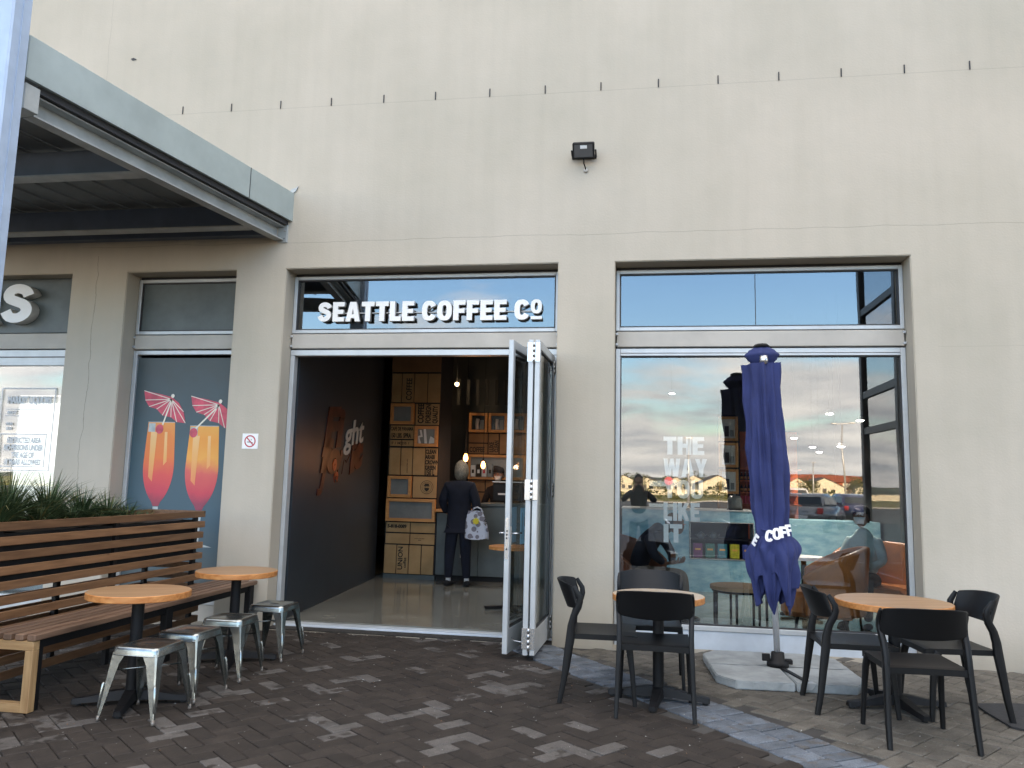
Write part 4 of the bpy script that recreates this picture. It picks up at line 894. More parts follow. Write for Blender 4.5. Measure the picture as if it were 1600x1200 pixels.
# ============================================================ STOOLS
def stool():
    t = thing('metal_stool', 'nearest raw steel stool, in front of the nearer bench table', 'stool', group='raw steel stools along the bench')
    h = .425; a = .142
    k = MB()   # pressed seat with rounded corners and hand slot
    def ringp(w, z, rc=.035, n=5):
        pts = []
        for sx, sy, a0 in ((1, 1, 0), (-1, 1, 90), (-1, -1, 180), (1, -1, 270)):
            for q in range(n):
                an = R(a0 + 90 * q / (n - 1)); pts.append((sx * (w - rc) + rc * math.cos(an), sy * (w - rc) + rc * math.sin(an), z))
        return pts
    rings = [ringp(a + .012, h - .045), ringp(a + .009, h - .02), ringp(a + .006, h - .006), ringp(a, h), ringp(a - .018, h), ringp(a - .024, h - .004)]
    vs = [p for r_ in rings for p in r_]; n = 20
    fs = [[i * n + j, i * n + (j + 1) % n, (i + 1) * n + (j + 1) % n, (i + 1) * n + j] for i in range(5) for j in range(n)] + [[5 * n + j for j in range(n)]]
    k.add(vs, fs, 'galv', True); k.build('seat', 'galv', t, sharp=50)
    k = MB(); k.box((-.035, -.008, h - .0045), (.035, .008, h - .003), 'liner'); k.build('hand_slot', 'liner', t)
    k = MB()   # rolled lower rim
    rp = ringp(a + .012, h - .047); k.tube([*rp, rp[0]], .004, 'galv', 6); k.build('rim', 'galv', t)
    for sx, sy in ((1, 1), (-1, 1), (-1, -1), (1, -1)):
        k = MB(); top = Vector((sx * (a + .008), sy * (a + .008), h - .035)); bot = Vector((sx * .188, sy * .188, .012))
        # L-shaped pressed leg: two flanges meeting on the outer corner, tapering to the foot
        secs = []
        for q in range(7):
            f = q / 6; c = top.lerp(bot, f); w_ = .075 * (1 - f) + .015 * f; w_ = w_ if f > .12 else w_ + .02 * (1 - f / .12)
            ix = Vector((-sx * w_, 0, 0)); iy = Vector((0, -sy * w_, 0)); e = .006
            secs.append([c + ix, c + ix * .12 + Vector((0, 0, 0)), c + iy * .12, c + iy, c + iy + Vector((-sx * e, 0, 0)), c + Vector((-sx * e * 1.5, -sy * e * 1.5, 0)), c + ix + Vector((0, -sy * e, 0))])
        vs = [p for s2 in secs for p in s2]; m = 7
        fs = [[i * m + j, i * m + (j + 1) % m, (i + 1) * m + (j + 1) % m, (i + 1) * m + j] for i in range(6) for j in range(m)] + [list(range(m)), [6 * m + j for j in range(m)]]
        k.add(vs, fs, 'galv'); lg = k.build('leg', 'galv', t)
        # raised stiffening rib on the corner
        k = MB(); o_ = Vector((sx, sy, 0)).normalized() * .004
        k.tube([top.lerp(bot, .45) + o_, top.lerp(bot, .48) + o_ * 1.6, top.lerp(bot, .82) + o_ * 1.6, top.lerp(bot, .85) + o_], [.005, .009, .006, .003], 'galv', 8); k.build('rib', 'galv', lg)
        k = MB(); k.lathe([(.009, -.012), (.011, -.008), (.010, .02)], 'galv_rust', 10, c=(bot.x - sx * .006, bot.y - sy * .006), T=Matrix.Translation((0, 0, .012))); k.build('foot', 'galv_rust', lg)
    k = MB(); f = .28; p = a + .008 + (.188 - a) * f; z = h - .035 - (h - .05) * f
    k.tube([(-p + .02, -p + .02, z), (p - .02, p - .02, z)], .005, 'galv', 6); k.tube([(p - .02, -p + .02, z - .008), (-p + .02, p - .02, z - .008)], .005, 'galv', 6); k.build('brace', 'galv', t)
    return t
st = stool(); st.location = (-2.965, -2.745, 0); st.rotation_euler.z = R(-2)
copy_thing(st, (-2.985, -2.27, 0), -3, 'second raw steel stool from the front, between both bench tables')
copy_thing(st, (-2.985, -1.73, 0), 2, 'third raw steel stool, in front of the farther bench table')
copy_thing(st, (-2.965, -1.06, 0), -3, 'farthest raw steel stool, beside the shop entrance')

# ============================================================ CHAIRS
def chair():
    t = thing('plastic_chair', 'x', 'chair', group='black plastic chairs around the outside tables')
    # front = +y
    SZ = .45
    for s_ in (-1, 1):
        k = MB()
        prof = [(-.270, 0), (-.243, .14), (-.225, .28), (-.205, .42), (-.198, .50), (-.180, .57), (-.150, .625), (-.138, .665), (-.142, .70), (-.165, .735), (-.182, .765)]
        xs = [.242, .238, .233, .228, .227, .229, .233, .237, .239, .240, .238]; rr = [(.0135, .017), (.015, .020), (.016, .024), (.017, .028), (.017, .025), (.017, .023), (.016, .022), (.016, .020), (.014, .018), (.011, .016), (.007, .012)]
        k.tube([(s_ * x, y, z) for (y, z), x in zip(prof, xs)], rr, 'chair', 12, squash='box', up=(1, 0, 0)); k.build('rear_leg', 'chair', t, sharp=50)
        k = MB(); k.tube([(s_ * .238, .232, 0), (s_ * .230, .215, .2), (s_ * .222, .195, .36), (s_ * .216, .17, .43)], [(.0125, .0145), (.0145, .0175), (.017, .023), (.017, .026)], 'chair', 12, squash='box', up=(1, 0, 0)); k.build('front_leg', 'chair', t, sharp=50)
    k = MB()
    def seat(top):
        def f(a, b):
            x = -1 + 2 * a; y = -1 + 2 * b; w_ = .218 + .006 * b; px = w_ * math.copysign(abs(x) ** .9, x); py = .015 + .225 * y - .012 * (x * x) * (1 if b < .5 else -1)
            dish = .010 * (1 - x * x) * (1 - y * y) ** .6 if abs(y) < 1 else 0
            z = SZ - dish - .006 * max(0, (abs(y) - .85) / .15) ** 2
            return (px, py, z if top else z - .036)
        return f
    n = 16
    vt = [seat(True)(i / n, j / n) for j in range(n + 1) for i in range(n + 1)]; vb = [seat(False)(i / n, j / n) for j in range(n + 1) for i in range(n + 1)]
    W = n + 1; q = len(vt); fs = []
    for j in range(n):
        for i in range(n): fs.append([j * W + i, j * W + i + 1, (j + 1) * W + i + 1, (j + 1) * W + i]); fs.append([q + j * W + i, q + (j + 1) * W + i, q + (j + 1) * W + i + 1, q + j * W + i + 1])
    for i in range(n):
        fs.append([i, i + 1, q + i + 1, q + i]); fs.append([n * W + i, n * W + i + 1, q + n * W + i + 1, q + n * W + i]); fs.append([i * W, (i + 1) * W, q + (i + 1) * W, q + i * W]); fs.append([i * W + n, (i + 1) * W + n, q + (i + 1) * W + n, q + i * W + n])
    k.add(vt + vb, fs, 'chair', True); k.build('seat', 'chair', t, sharp=40)
    # curved back shell wrapping forward onto the side frames
    k = MB(); nu, nv = 28, 8; sh = .014
    def back(a, b, off):
        x = -1 + 2 * a; cx_ = .250 - .014 * b; e = abs(x) ** 3.2
        y0 = -.225 - .075 * b; y = y0 + (.078 + .030 * b) * (x * x * .55 + e * .45) + off
        z = .622 + .170 * b - .018 * (1 - b) * (1 - x * x) - .0 * e + (-.020 * e * b)
        if b > .9: z -= 0
        return (cx_ * x * (1 - .012 * e), y, z)
    front = [back(i / nu, j / nv, 0) for j in range(nv + 1) for i in range(nu + 1)]; rear = [back(i / nu, j / nv, -sh) for j in range(nv + 1) for i in range(nu + 1)]
    W = nu + 1; q = len(front); fs = []
    for j in range(nv):
        for i in range(nu): fs.append([j * W + i, j * W + i + 1, (j + 1) * W + i + 1, (j + 1) * W + i]); fs.append([q + j * W + i, q + (j + 1) * W + i, q + (j + 1) * W + i + 1, q + j * W + i + 1])
    for i in range(nu): fs.append([i, i + 1, q + i + 1, q + i]); fs.append([nv * W + i, nv * W + i + 1, q + nv * W + i + 1, q + nv * W + i])
    for j in range(nv): fs.append([j * W, (j + 1) * W, q + (j + 1) * W, q + j * W]); fs.append([j * W + nu, (j + 1) * W + nu, q + (j + 1) * W + nu, q + j * W + nu])
    k.add(front + rear, fs, 'chair', True); o = k.build('backrest', 'chair', t, sharp=50)
    bm = bmesh.new(); bm.from_mesh(o.data); ed = [e for e in bm.edges if len(e.link_faces) == 2 and e.calc_face_angle(0) > .9]; bmesh.ops.bevel(bm, geom=ed, offset=.004, segments=2, affect='EDGES'); bm.to_mesh(o.data); bm.free()
    return t
ch = chair(); ch.location = (.108, -1.855, 0); ch.rotation_euler.z = R(-1); ch['label'] = 'black chair with its back to the camera at the pale worn table'
copy_thing(ch, (-.262, -1.60, 0), -88, 'black chair seen side on between the folded door and the pale worn table')
copy_thing(ch, (.085, -1.10, 0), 180, 'black chair facing the camera behind the pale worn table, close to the window')
copy_thing(ch, (1.425, -1.475, 0), -90, 'black chair seen from the side right of the parasol base, facing the orange table')
copy_thing(ch, (1.643, -2.085, 0), 2, 'black chair with its back to the camera at the larger orange table')
copy_thing(ch, (2.065, -1.44, 0), 96, 'rightmost black chair, turned left beside the bare wall')

# ============================================================ PARASOL
um = thing('closed_parasol', 'closed navy parasol with white lettering on its valance, standing on concrete slabs', 'parasol', (1.09, -.62, 0))
TL = Matrix.Translation((0, 0, .07)) @ Matrix.Rotation(R(-1.9), 4, 'Y')
k = MB(); k.tube([(0, 0, .0), (0, 0, 2.44)], .024, 'pole', 16, T=TL); k.build('pole', 'pole', um)
def lerp_tab(z, tab):
    if z <= tab[0][0]: return tab[0][1:]
    for a, b in zip(tab, tab[1:]):
        if z <= b[0]:
            f = (z - a[0]) / (b[0] - a[0]); f = f * f * (3 - 2 * f); return tuple(p + (q - p) * f for p, q in zip(a[1:], b[1:]))
    return tab[-1][1:]
#        z    radius  fold   cx
tab = [(1.00, .118, .34, .005), (1.10, .112, .36, -.0), (1.25, .130, .36, .0), (1.60, .146, .32, .0), (1.90, .143, .27, 0), (2.20, .138, .24, 0), (2.41, .148, .20, 0)]
def body(a, b):
    z = .99 + 1.42 * b; r_, fo, cx_ = lerp_tab(z, tab); th_ = a * 2 * math.pi
    tw = .5 * math.sin(z * 1.3)
    fold = (1 - 2 * abs(math.sin(4 * th_ + tw)) ** .6) * .5 + .45 * math.sin(5 * th_ + 2.1 - z * 1.1) + .3 * math.sin(13 * th_ + z * 2.0) + .18 * math.sin(21 * th_ - z * 3)
    rr = r_ * (1 + fo * fold * .95) + .006 * math.sin(z * 14 + th_ * 3)
    sx = 1.0; sy = .85
    return (cx_ + rr * math.cos(th_) * sx, rr * math.sin(th_) * sy, z)
k = MB(); k.grid(body, 128, 60, 'navy', True, True, T=TL); n = 128
k.grid(lambda a, b: tuple(Vector(body(a, 1.0)) * b + Vector((0, 0, 2.41)) * (1 - b)) if b > 0 else (0, 0, 2.41), 128, 3, 'navy', True, True, T=TL)
o = k.build('canopy', 'navy', um)
# valance / skirt hanging under the tie, in loose swags
k = MB()
def skirt(a, b, layer):
    th_ = a * 2 * math.pi
    bell = math.sin(min(1, b * 3.2) * math.pi / 2); z0 = 1.03 - .02 * layer
    hem = .43 + .16 * abs(math.sin(2 * th_ + .75)) ** 1.3 + .05 * math.sin(th_ * 5 + 1) if layer == 0 else .62 + .12 * math.sin(3 * th_ + 1.2) + .05 * math.sin(7 * th_)
    z = z0 + (hem - z0) * b
    R0 = .112 + .056 * bell - (.10 if layer == 0 else .05) * max(0, b - .35) ** 1.2
    fold = math.sin(6 * th_ + 3.0 * b + layer) * .5 + .5 * math.sin(9 * th_ - 5 * b + 1 + 2 * layer) + .3 * math.sin(15 * th_ + 3 * b) + .15 * math.sin(23 * th_ + 6 * b)
    rr = max(.03, R0 * (1 + (.10 + .13 * b) * fold) + (.018 if layer else 0))
    z += .035 * math.sin(5 * th_ + 9 * b + layer * 2) * b * (1 - b) * 2
    return (rr * math.cos(th_) * 1.02 + .01, rr * math.sin(th_) * .85, z)
for ly in (0, 1): k.grid(lambda a, b: skirt(a, b, ly), 160, 44, 'navy', True, True, T=TL)
o = k.build('valance', 'navy', um); sm = o.modifiers.new('s', 'SOLIDIFY'); sm.thickness = .003
k = MB(); k.tube([(.118 * math.cos(a * math.pi / 12) + .0, .105 * math.sin(a * math.pi / 12), 1.06 + .006 * math.sin(a)) for a in range(25)], .008, 'navy', 6, T=TL); k.build('tie', 'navy', um)
# wind vent cap with two side flaps
k = MB()
def cap(a, b):
    th_ = a * 2 * math.pi; tabc = [(0, .03), (.25, .075), (.62, .115), (.8, .10), (1, .048)]
    r_ = lerp_tab(1 - b, [(x, y) for x, y in [(0, .045), (.25, .09), (.5, .118), (.75, .10), (1, .075)]])[0]
    z = 2.42 + .14 * b; sq = 1 + .22 * max(0, math.cos(2 * th_)) ; return (r_ * math.cos(th_) * sq, r_ * math.sin(th_) * .8 * (1 + .08 * math.sin(6 * th_)), z)
k.grid(cap, 48, 10, 'navy', True, True, T=TL); o = k.build('vent_cap', 'navy', um)
k = MB(); k.lathe([(.065, 2.555), (.068, 2.565), (.05, 2.582), (.012, 2.588)], 'black_steel', 8, T=TL, smooth=False); k.build('finial', 'black_steel', um)
k = MB(); k.lathe([(.034, 2.40), (.034, 2.47)], 'chrome', 14, T=TL @ Matrix.Translation((.0, -.085, 0))); k.build('hub', 'chrome', um)
# lettering printed on the band, wrapped round the cloth
def wrap_text(txt, th0, dth, z, size, rad, tilt=0.):
    for i, chh in enumerate(txt):
        if chh == ' ': continue
        a = th0 + i * dth; T = TL @ Matrix.Rotation(a + math.pi / 2, 4, 'Z') @ Matrix.Translation((0, -rad, z + tilt * i)) @ Matrix.Rotation(R(90 - 14), 4, 'X') @ Matrix.Rotation(R((-26, -20, -6, 0, 0, 2, 0)[i]), 4, 'Z')
        me, _w = glyph_mesh(chh, .02, 0); me.transform(Matrix.Diagonal((size * .72, size * .72, size, 1)))
        me.transform(T); me.materials.clear(); me.materials.append(MT['navy_print']); me.name = 'printed_letter'; o_ = bpy.data.objects.new('printed_letter', me); COL.objects.link(o_); o_.parent = um
wrap_text('E COFF', -math.pi / 2 - 1.12, .34, .955, .125, .185, .012)
# base: collar, crossed arms, 4 slabs
k = MB(); k.lathe([(.085, .065), (.085, .10), (.055, .115), (.05, .17), (.034, .175)], 'black_steel', 18); k.box((-.12, -.012, .10), (-.06, .012, .155), 'black_steel', .003); k.box((.06, -.03, .085), (.11, .03, .12), 'black_steel', .004); k.build('collar', 'black_steel', um)
for q in range(4):
    T = Matrix.Rotation(R((-76, 4, 94, 184)[q]), 4, 'Z'); k = MB(); k.box((.05, -.018, .0625 if q == 0 else .05), (.50, .018, .072 if q == 0 else .057), 'black_steel', .002, T); k.box((.50, -.045, .02), (.56, .045, .068), 'alu', .003, T) if q == 0 else None; k.build('base_arm', 'black_steel', um)
sb = []
for i, (sx, sy, lb) in enumerate(((-1, -1, 'front left concrete slab of the parasol base, with crumbling front edge'), (1, -1, 'front right concrete slab of the parasol base, half behind the chair legs'), (-1, 1, 'rear left concrete slab of the parasol base, next to the window sill'), (1, 1, 'rear right concrete slab of the parasol base, by the wall sill'))):
    k = MB(); g = .006; E = .545; c = .17; pl = [(g, g), (E, g), (E, E - c), (E - c * .7, E), (g, E)]; pl = [(sx * a, sy * b) for a, b in pl]
    bm = bmesh.new(); vb = [bm.verts.new((a, b, 0)) for a, b in pl]; f = bm.faces.new(vb); r_ = bmesh.ops.extrude_face_region(bm, geom=[f]); bmesh.ops.translate(bm, verts=[v for v in r_['geom'] if isinstance(v, bmesh.types.BMVert)], vec=(0, 0, .06)); bmesh.ops.recalc_face_normals(bm, faces=bm.faces)
    bmesh.ops.bevel(bm, geom=[e for e in bm.edges], offset=.007, segments=2, affect='EDGES'); bmesh.ops.subdivide_edges(bm, edges=[e for e in bm.edges if e.calc_length() > .2], cuts=10, use_grid_fill=True)
    for v in bm.verts: v.co += Vector((random.uniform(-.002, .002), random.uniform(-.003, .003), random.uniform(-.001, .001) if v.co.z > .04 else 0))
    me = bpy.data.meshes.new('base_slab'); bm.to_mesh(me); bm.free(); me.materials.append(MT['concrete']); o = bpy.data.objects.new('base_slab', me); COL.objects.link(o); o.location = (1.10, -.62, 0.001); o.rotation_euler.z = R(3); tag(o, lb, 'slab', 'concrete slabs under the parasol')
# dark mat right
k = MB(); pts = [(2.30, -1.20), (2.295, -1.42), (2.31, -1.74), (2.6, -2.0), (3.4, -1.98), (3.42, -1.12), (2.6, -1.13)]; k.prism([(a, b) for a, b in pts], 2, .001, .012, 'rubber'); tag(k.build('floor_mat', 'rubber'), 'dark rubber mat lying on the paving at the right edge', 'mat')

# ============================================================ INTERIOR
cc_ = thing('clad_column', 'column clad with printed cardboard panels and orange wood framed boxes inside the shop', 'column', (-3.29, 3.9, .045))
CXo, CZo = 3.29, -.045
k = MB(); k.box((-.385, .03, .06), (.385, .75, 3.5), 'ceil'); k.build('core', 'ceil', cc_)
k = MB(); k.box((-.385, .012, 0), (.385, .75, .06), 'counter_dk'); k.build('plinth', 'counter_dk', cc_)
def panel(x0, x1, z1, z0, dk=False):
    k = MB(); g = .007; k.box((x0 + CXo + g, random.uniform(.0, .006), z0 + CZo + g), (x1 + CXo - g, .03, z1 + CZo - g), 'cardboard_dk' if dk else 'cardboard', .002); return k.build('cardboard_panel', 'cardboard', cc_)
def cframe(x0, x1, z1, z0, par=cc_, ox=CXo, oz=CZo, y=.0, pane='frame_pane', t=.045, dpt=.05):
    k = MB(); a, b, c, d = x0 + ox + .004, x1 + ox - .004, z0 + oz + .004, z1 + oz - .004
    k.box((a, y - .035, c), (a + t, y + .03, d), 'owood', .004); k.box((b - t, y - .035, c), (b, y + .03, d), 'owood', .004); k.box((a + t, y - .033, c), (b - t, y + .03, c + t), 'owood', .004); k.box((a + t, y - .033, d - t), (b - t, y + .03, d), 'owood', .004)
    f = k.build('box_frame', 'owood', par); k = MB(); k.box((a + t, y + .0, c + t), (b - t, y + .01, d - t), pane); k.build('frame_panel', pane, f); return f
def clabel(txt, x, z, size, par=cc_, ox=CXo, oz=CZo, rot=0, sx=.8, bold=.002, y=-.002, m='ink'):
    o = text_mesh('printed_lettering', txt, size, m, par, (x + ox, y, z + oz), rot=(90, 0, 0), bold=bold, sx=sx, extrude=.0008)
    if rot: o.rotation_euler = (R(90), R(-rot), 0)
    return o
xs = [-3.66, -3.50, -3.31, -3.105, -2.905]
for a, b in zip(xs, xs[1:]): panel(a, b, 3.048, 2.604)
panel(-3.67, -2.905, 3.35, 3.06, True)
cframe(-3.655, -3.286, 2.595, 2.279); panel(-3.276, -2.91, 2.595, 2.27)
panel(-3.655, -3.286, 2.269, 2.06); panel(-3.655, -3.47, 2.053, 1.954); panel(-3.47, -3.286, 2.053, 1.954)
f = cframe(-3.276, -2.915, 2.264, 1.952, pane='frame_pane')
k = MB()
for p in ([(.06, 2.0), (.10, 2.0), (.07, 2.09), (.12, 2.10), (.10, 2.20), (.07, 2.20), (.09, 2.12), (.05, 2.11)], [(.15, 2.0), (.19, 2.0), (.165, 2.22), (.13, 2.22)], [(.215, 2.0), (.30, 2.01), (.31, 2.07), (.24, 2.11), (.225, 2.06)]):
    k.prism([(a + .02, b + CZo) for a, b in p], 1, -.004, -.001, 'frame_white')
k.build('picture', 'frame_white', f)
xs = [-3.655, -3.475, -3.292, -3.10, -2.912]
for a, b in zip(xs, xs[1:]): panel(a, b, 1.94, 1.532)
cframe(-3.655, -3.286, 1.524, 1.204); panel(-3.278, -2.912, 1.524, 1.204); cframe(-3.665, -2.915, 1.196, .86)
for a, b in ((-3.66, -3.288), (-3.288, -2.915)): panel(a, b, .853, .70); panel(a, b, .694, .535)
xs = [-3.67, -3.48, -3.297, -3.11, -2.92]
for a, b in zip(xs, xs[1:]): panel(a, b, .53, .11)
clabel('COFFEE', -3.15, 2.30, .12, rot=90, sx=.7, bold=.005); clabel('FOREIGN', -3.04, 2.30, .11, rot=90, sx=.62, bold=.004); clabel('QUALITY', -2.94, 2.30, .1, rot=90, sx=.62, bold=.004); clabel('COFFEE', -3.345, 2.64, .12, rot=90, sx=.8)
clabel('CAFE DE PANAMA', -3.645, 2.19, .075, sx=.56, bold=.003); clabel('150 LBS. SPRA', -3.645, 2.085, .09, sx=.58, bold=.004); clabel('17  /  NO215  /', -3.64, 1.985, .05, sx=.9)
for i, tx in enumerate(('CLEAN', 'ARABI', 'CROWN', 'GREEN', '150 L')): clabel(tx, -3.095, 1.855 - i * .078, .082 if i < 4 else .1, sx=.62, bold=.004)
clabel('5-818-0089', -3.63, .77, .065, sx=.95, bold=.003); clabel('UNION', -3.385, .17, .10, rot=90, sx=1.0, bold=.002); clabel('coffee', -3.33, .2, .06, rot=90, sx=1.0, bold=.001); clabel('product of the finest', -3.215, .62, .022, bold=.0); clabel('estate', -3.16, .595, .022, bold=.0)
clabel('product of the union', -3.36, 1.57, .03, rot=90, bold=0)
# round bearded-head emblem
k = MB(); n = 28; ex, ez = -3.06 + CXo, 1.365 + CZo
for ra, rb in ((.092, .098), (.070, .074)): k.add([(ex + r_ * math.cos(6.2832 * i / n), -.003, ez + r_ * math.sin(6.2832 * i / n)) for r_ in (ra, rb) for i in range(n)], [[i, (i + 1) % n, n + (i + 1) % n, n + i] for i in range(n)], 'ink')
for p in ([(-.05, .015), (.05, .015), (.035, .028), (.03, .052), (-.03, .052), (-.035, .028)], [(-.035, -.01), (.035, -.01), (.03, -.04), (0, -.062), (-.03, -.04)], [(-.028, .01), (-.01, .01), (-.01, .003), (-.028, .003)], [(.01, .01), (.028, .01), (.028, .003), (.01, .003)]):
    k.prism([(ex + a, ez + b) for a, b in p], 1, -.004, -.003, 'ink')
k.build('emblem', 'ink', cc_)
# counter running right
ct = thing('service_counter', 'dark grey service counter with wooden ledge behind the customer', 'counter', (-2.9, 3.93, .045))
k = MB(); k.box((.0, .05, .0), (2.6, .75, .07), 'ceil'); k.build('plinth', 'ceil', ct)
for a, b in ((.0, .62), (.625, 1.62), (1.625, 2.6)):
    k = MB(); k.box((a, 0, .075), (b, .04, .955 if a == 0 else 1.07), 'counter_dk', .003); k.build('front_panel', 'counter_dk', ct)
k = MB(); k.box((.62, -.02, 1.072), (2.6, .75, 1.11), 'counter_dk', .004); k.box((.0, .045, .075), (2.6, .75, .9), 'ceil'); k.build('worktop', 'counter_dk', ct)
k = MB(); k.box((-.0, -.10, .97), (.60, .45, 1.01), 'owood', .004); k.build('ledge', 'owood', ct)
for i, (tx, z) in enumerate((('F', .40), ('PA', .33))): text_mesh('lettering', tx, .07, 'decal', ct, (.36 + .0 * i, -.003, z), sx=.9, bold=.002)
cup = thing('paper_cup', 'small white cup on the wooden ledge beside the customer', 'cup', (-2.78, 3.95, 1.056)); k = MB(); k.lathe([(.028, 0), (.038, .085), (.04, .09), (.036, .095)], 'frame_white', 14); k.build('cup_body', 'frame_white', cup)
tl = thing('till_screen', 'black till screen with painted white strips for reflected lights, on the dark counter', 'till', (-1.90, 4.05, 1.09)); k = MB(); k.box((-.03, -.03, 0), (.03, .05, .12), 'black_steel', .004); k.build('stand', 'black_steel', tl)
k = MB(); k.box((-.20, -.04, .10), (.26, -.01, .36), 'black_steel', .008); k.build('screen', 'black_steel', tl); k = MB(); k.box((-.12, -.044, .19), (.07, -.0405, .215), 'frame_white'); k.box((.02, -.044, .216), (.06, -.0405, .25), 'frame_white'); k.box((-.20, -.07, .37), (.26, .02, .385), 'alu'); k.build('bright_strip', 'frame_white', tl)  # white strips paint reflected lights onto the screen front
# marble counter with display case
mc = thing('marble_counter', 'pale blue marble counter front seen through the right window', 'counter', (-.23, 3.92, .045))
k = MB()
for a, b, c, d in ((0, .915, .0, 1.09), (.915, 1.80, .0, .44), (.915, 1.80, .945, 1.09), (1.78, 1.80, .44, .945)): k.box((a, 0, c), (b - .001, .05, d), 'marble')
k.build('front', 'marble', mc); k = MB(); k.box((-.01, -.02, 1.091), (1.81, .8, 1.11), 'frame_white', .004); k.box((0, .052, 0), (1.80, .75, .43), 'ceil'); k.box((0, .052, .44), (.90, .75, 1.09), 'ceil'); k.build('worktop', 'frame_white', mc)
k = MB(); k.box((1.80, .0, 0), (3.4, .6, 1.0), 'marble'); k.build('side_front', 'marble', mc)
dcs = thing('display_case', 'dark glass display case set in the blue counter with boxes and teapots', 'display case', (.70, 3.93, .49)); k = MB(); k.box((0, .5, 0), (.84, .52, .49), 'ceil'); k.box((0, .05, 0), (.84, .5, .004), 'ceil'); k.box((0, .08, .25), (.84, .48, .262), 'black_steel'); k.build('shelf', 'ceil', dcs)
ring_k = MB(); ring(ring_k, -.012, .852, -.012, .502, .016, -.02, .04, 'chrome'); ring_k.build('case_frame', 'chrome', dcs)
for i, cl in enumerate(((.16, .02, .12), (.02, .14, .11), (.02, .17, .22), (.40, .38, .02), (.03, .05, .25))):
    b = thing('gift_box', ('purple', 'green', 'teal', 'yellow', 'blue')[i] + ' gift box in the lower row of the display case', 'box', (.745 + i * .165, 4.02, .496), group='gift boxes in the display case'); k = MB(); k.box((0, 0, 0), (.125, .08, .19), mat('gift%d' % i, cl, .5, var=.3, vs=30), .004); k.build('carton', None, b)
    k = MB(); k.box((.025, -.002, .10), (.10, -.001, .125), mat('gift_label%d' % i, (.75, .35, .08), .5)); k.build('label_panel', None, b)
for i in range(2):
    tp = thing('teapot', ('left', 'right')[i] + ' one of the two small pale teapots in the display case', 'teapot', (.86 + i * .17, 4.12, .753), group='pale teapots'); k = MB(); k.lathe([(.03, 0), (.055, .03), (.05, .06), (.02, .08), (.008, .09)], 'frame_pane', 14); k.tube([(.05, 0, .03), (.085, 0, .06)], .007, 'frame_pane', 6); k.tube([(-.05, 0, .05), (-.08, 0, .045), (-.05, 0, .02)], .005, 'frame_pane', 6); k.build('pot', 'frame_pane', tp)
jr = thing('glass_jars', 'cluster of dark glass cake domes on the counter above the display case', 'cake dome', (1.32, 4.1, 1.157)); k = MB(); k.lathe([(.11, 0), (.11, .012)], 'black_steel', 18); k.lathe([(.10, .013), (.10, .14), (.07, .19), (.012, .2), (.012, .22)], 'frame_pane', 18); k.build('dome', 'frame_pane', jr)
cm = thing('coffee_machine', 'black coffee machine on the left end of the blue counter', 'coffee machine', (.12, 4.15, 1.157)); k = MB(); k.box((0, 0, .06), (.5, .4, .4), 'black_steel', .02); k.box((.02, .05, 0), (.48, .38, .06), 'chrome', .005); k.build('body', 'black_steel', cm); k = MB(); k.box((.03, -.005, .30), (.47, -.001, .38), 'chrome', .002); k.tube([(.12, -.06, .2), (.12, .02, .2)], .015, 'black_steel', 8); k.tube([(.36, -.06, .2), (.36, .02, .2)], .015, 'black_steel', 8); k.build('group_head', 'chrome', cm)
# back wall displays at left
bw = thing('wall_display', 'cardboard clad wall display with orange wood boxes and coffee bags behind the barista', 'wall display', (-2.84, 5.65, 0))
k = MB(); k.box((-.02, .03, .9), (1.0, .3, 2.63), 'ceil'); k.build('core', 'ceil', bw)
def cf2(a, b, d, c, pane='window_dk'): return cframe(a, b, d, c, par=bw, ox=0, oz=0, pane=pane)
for a in (0, .335, .67):
    f = cf2(a, a + .325, 2.62, 2.285); k = MB(); k.tube([(a + .15, -.004, 2.34), (a + .14, -.004, 2.44), (a + .15, -.004, 2.52)], [.035, .03, .03], 'frame_white', 8); k.box((a + .19, -.006, 2.34), (a + .25, -.001, 2.5), 'frame_pane'); k.build('picture', 'frame_white', f)
for a, b, c, d in ((0, .33, 2.275, 2.115), (0, .33, 2.105, 1.93), (.34, .52, 2.275, 1.93), (.53, .7, 2.275, 1.93), (.71, .99, 2.275, 1.93), (0, .3, 1.49, 1.3), (.31, .7, 1.49, 1.3), (0, .3, 1.29, 1.05), (.31, .7, 1.29, 1.05)):
    k = MB(); k.box((a + .005, 0, d + .005), (b - .005, .03, c - .005), 'cardboard_dk', .002); k.build('cardboard_panel', 'cardboard_dk', bw)
clabel('COFFEE', .02, 1.96, .12, bw, 0, 0, sx=.62, bold=.004); clabel('LUXE', .43, 1.96, .1, bw, 0, 0, rot=90, sx=.7, bold=.004); clabel('CLEAN', .51, 1.96, .09, bw, 0, 0, rot=90, sx=.7, bold=.004)
f = cf2(0, .99, 1.92, 1.50, 'frame_pane')
for i, a in enumerate((.06, .155, .25, .35, .45)):
    cb = thing('coffee_bag', ('first', 'second', 'third', 'fourth', 'fifth')[i] + ' coffee bag from the left in the lit wall box behind the barista', 'bag', (-2.84 + a, 5.60, 1.546), group='coffee bags in the wall box'); k = MB(); k.box((0, 0, 0), (.08, .035, .19 + .02 * (i % 2)), ('frame_white', 'ink', 'frame_white', 'frame_pane', 'ink')[i], .006); k.build('pouch', None, cb); k = MB(); k.box((.02, -.002, .06), (.06, -.001, .12), ('ink', 'frame_white', 'red_print_', 'ink', 'frame_white')[i] if i != 2 else redp); k.build('label_panel', None, cb)
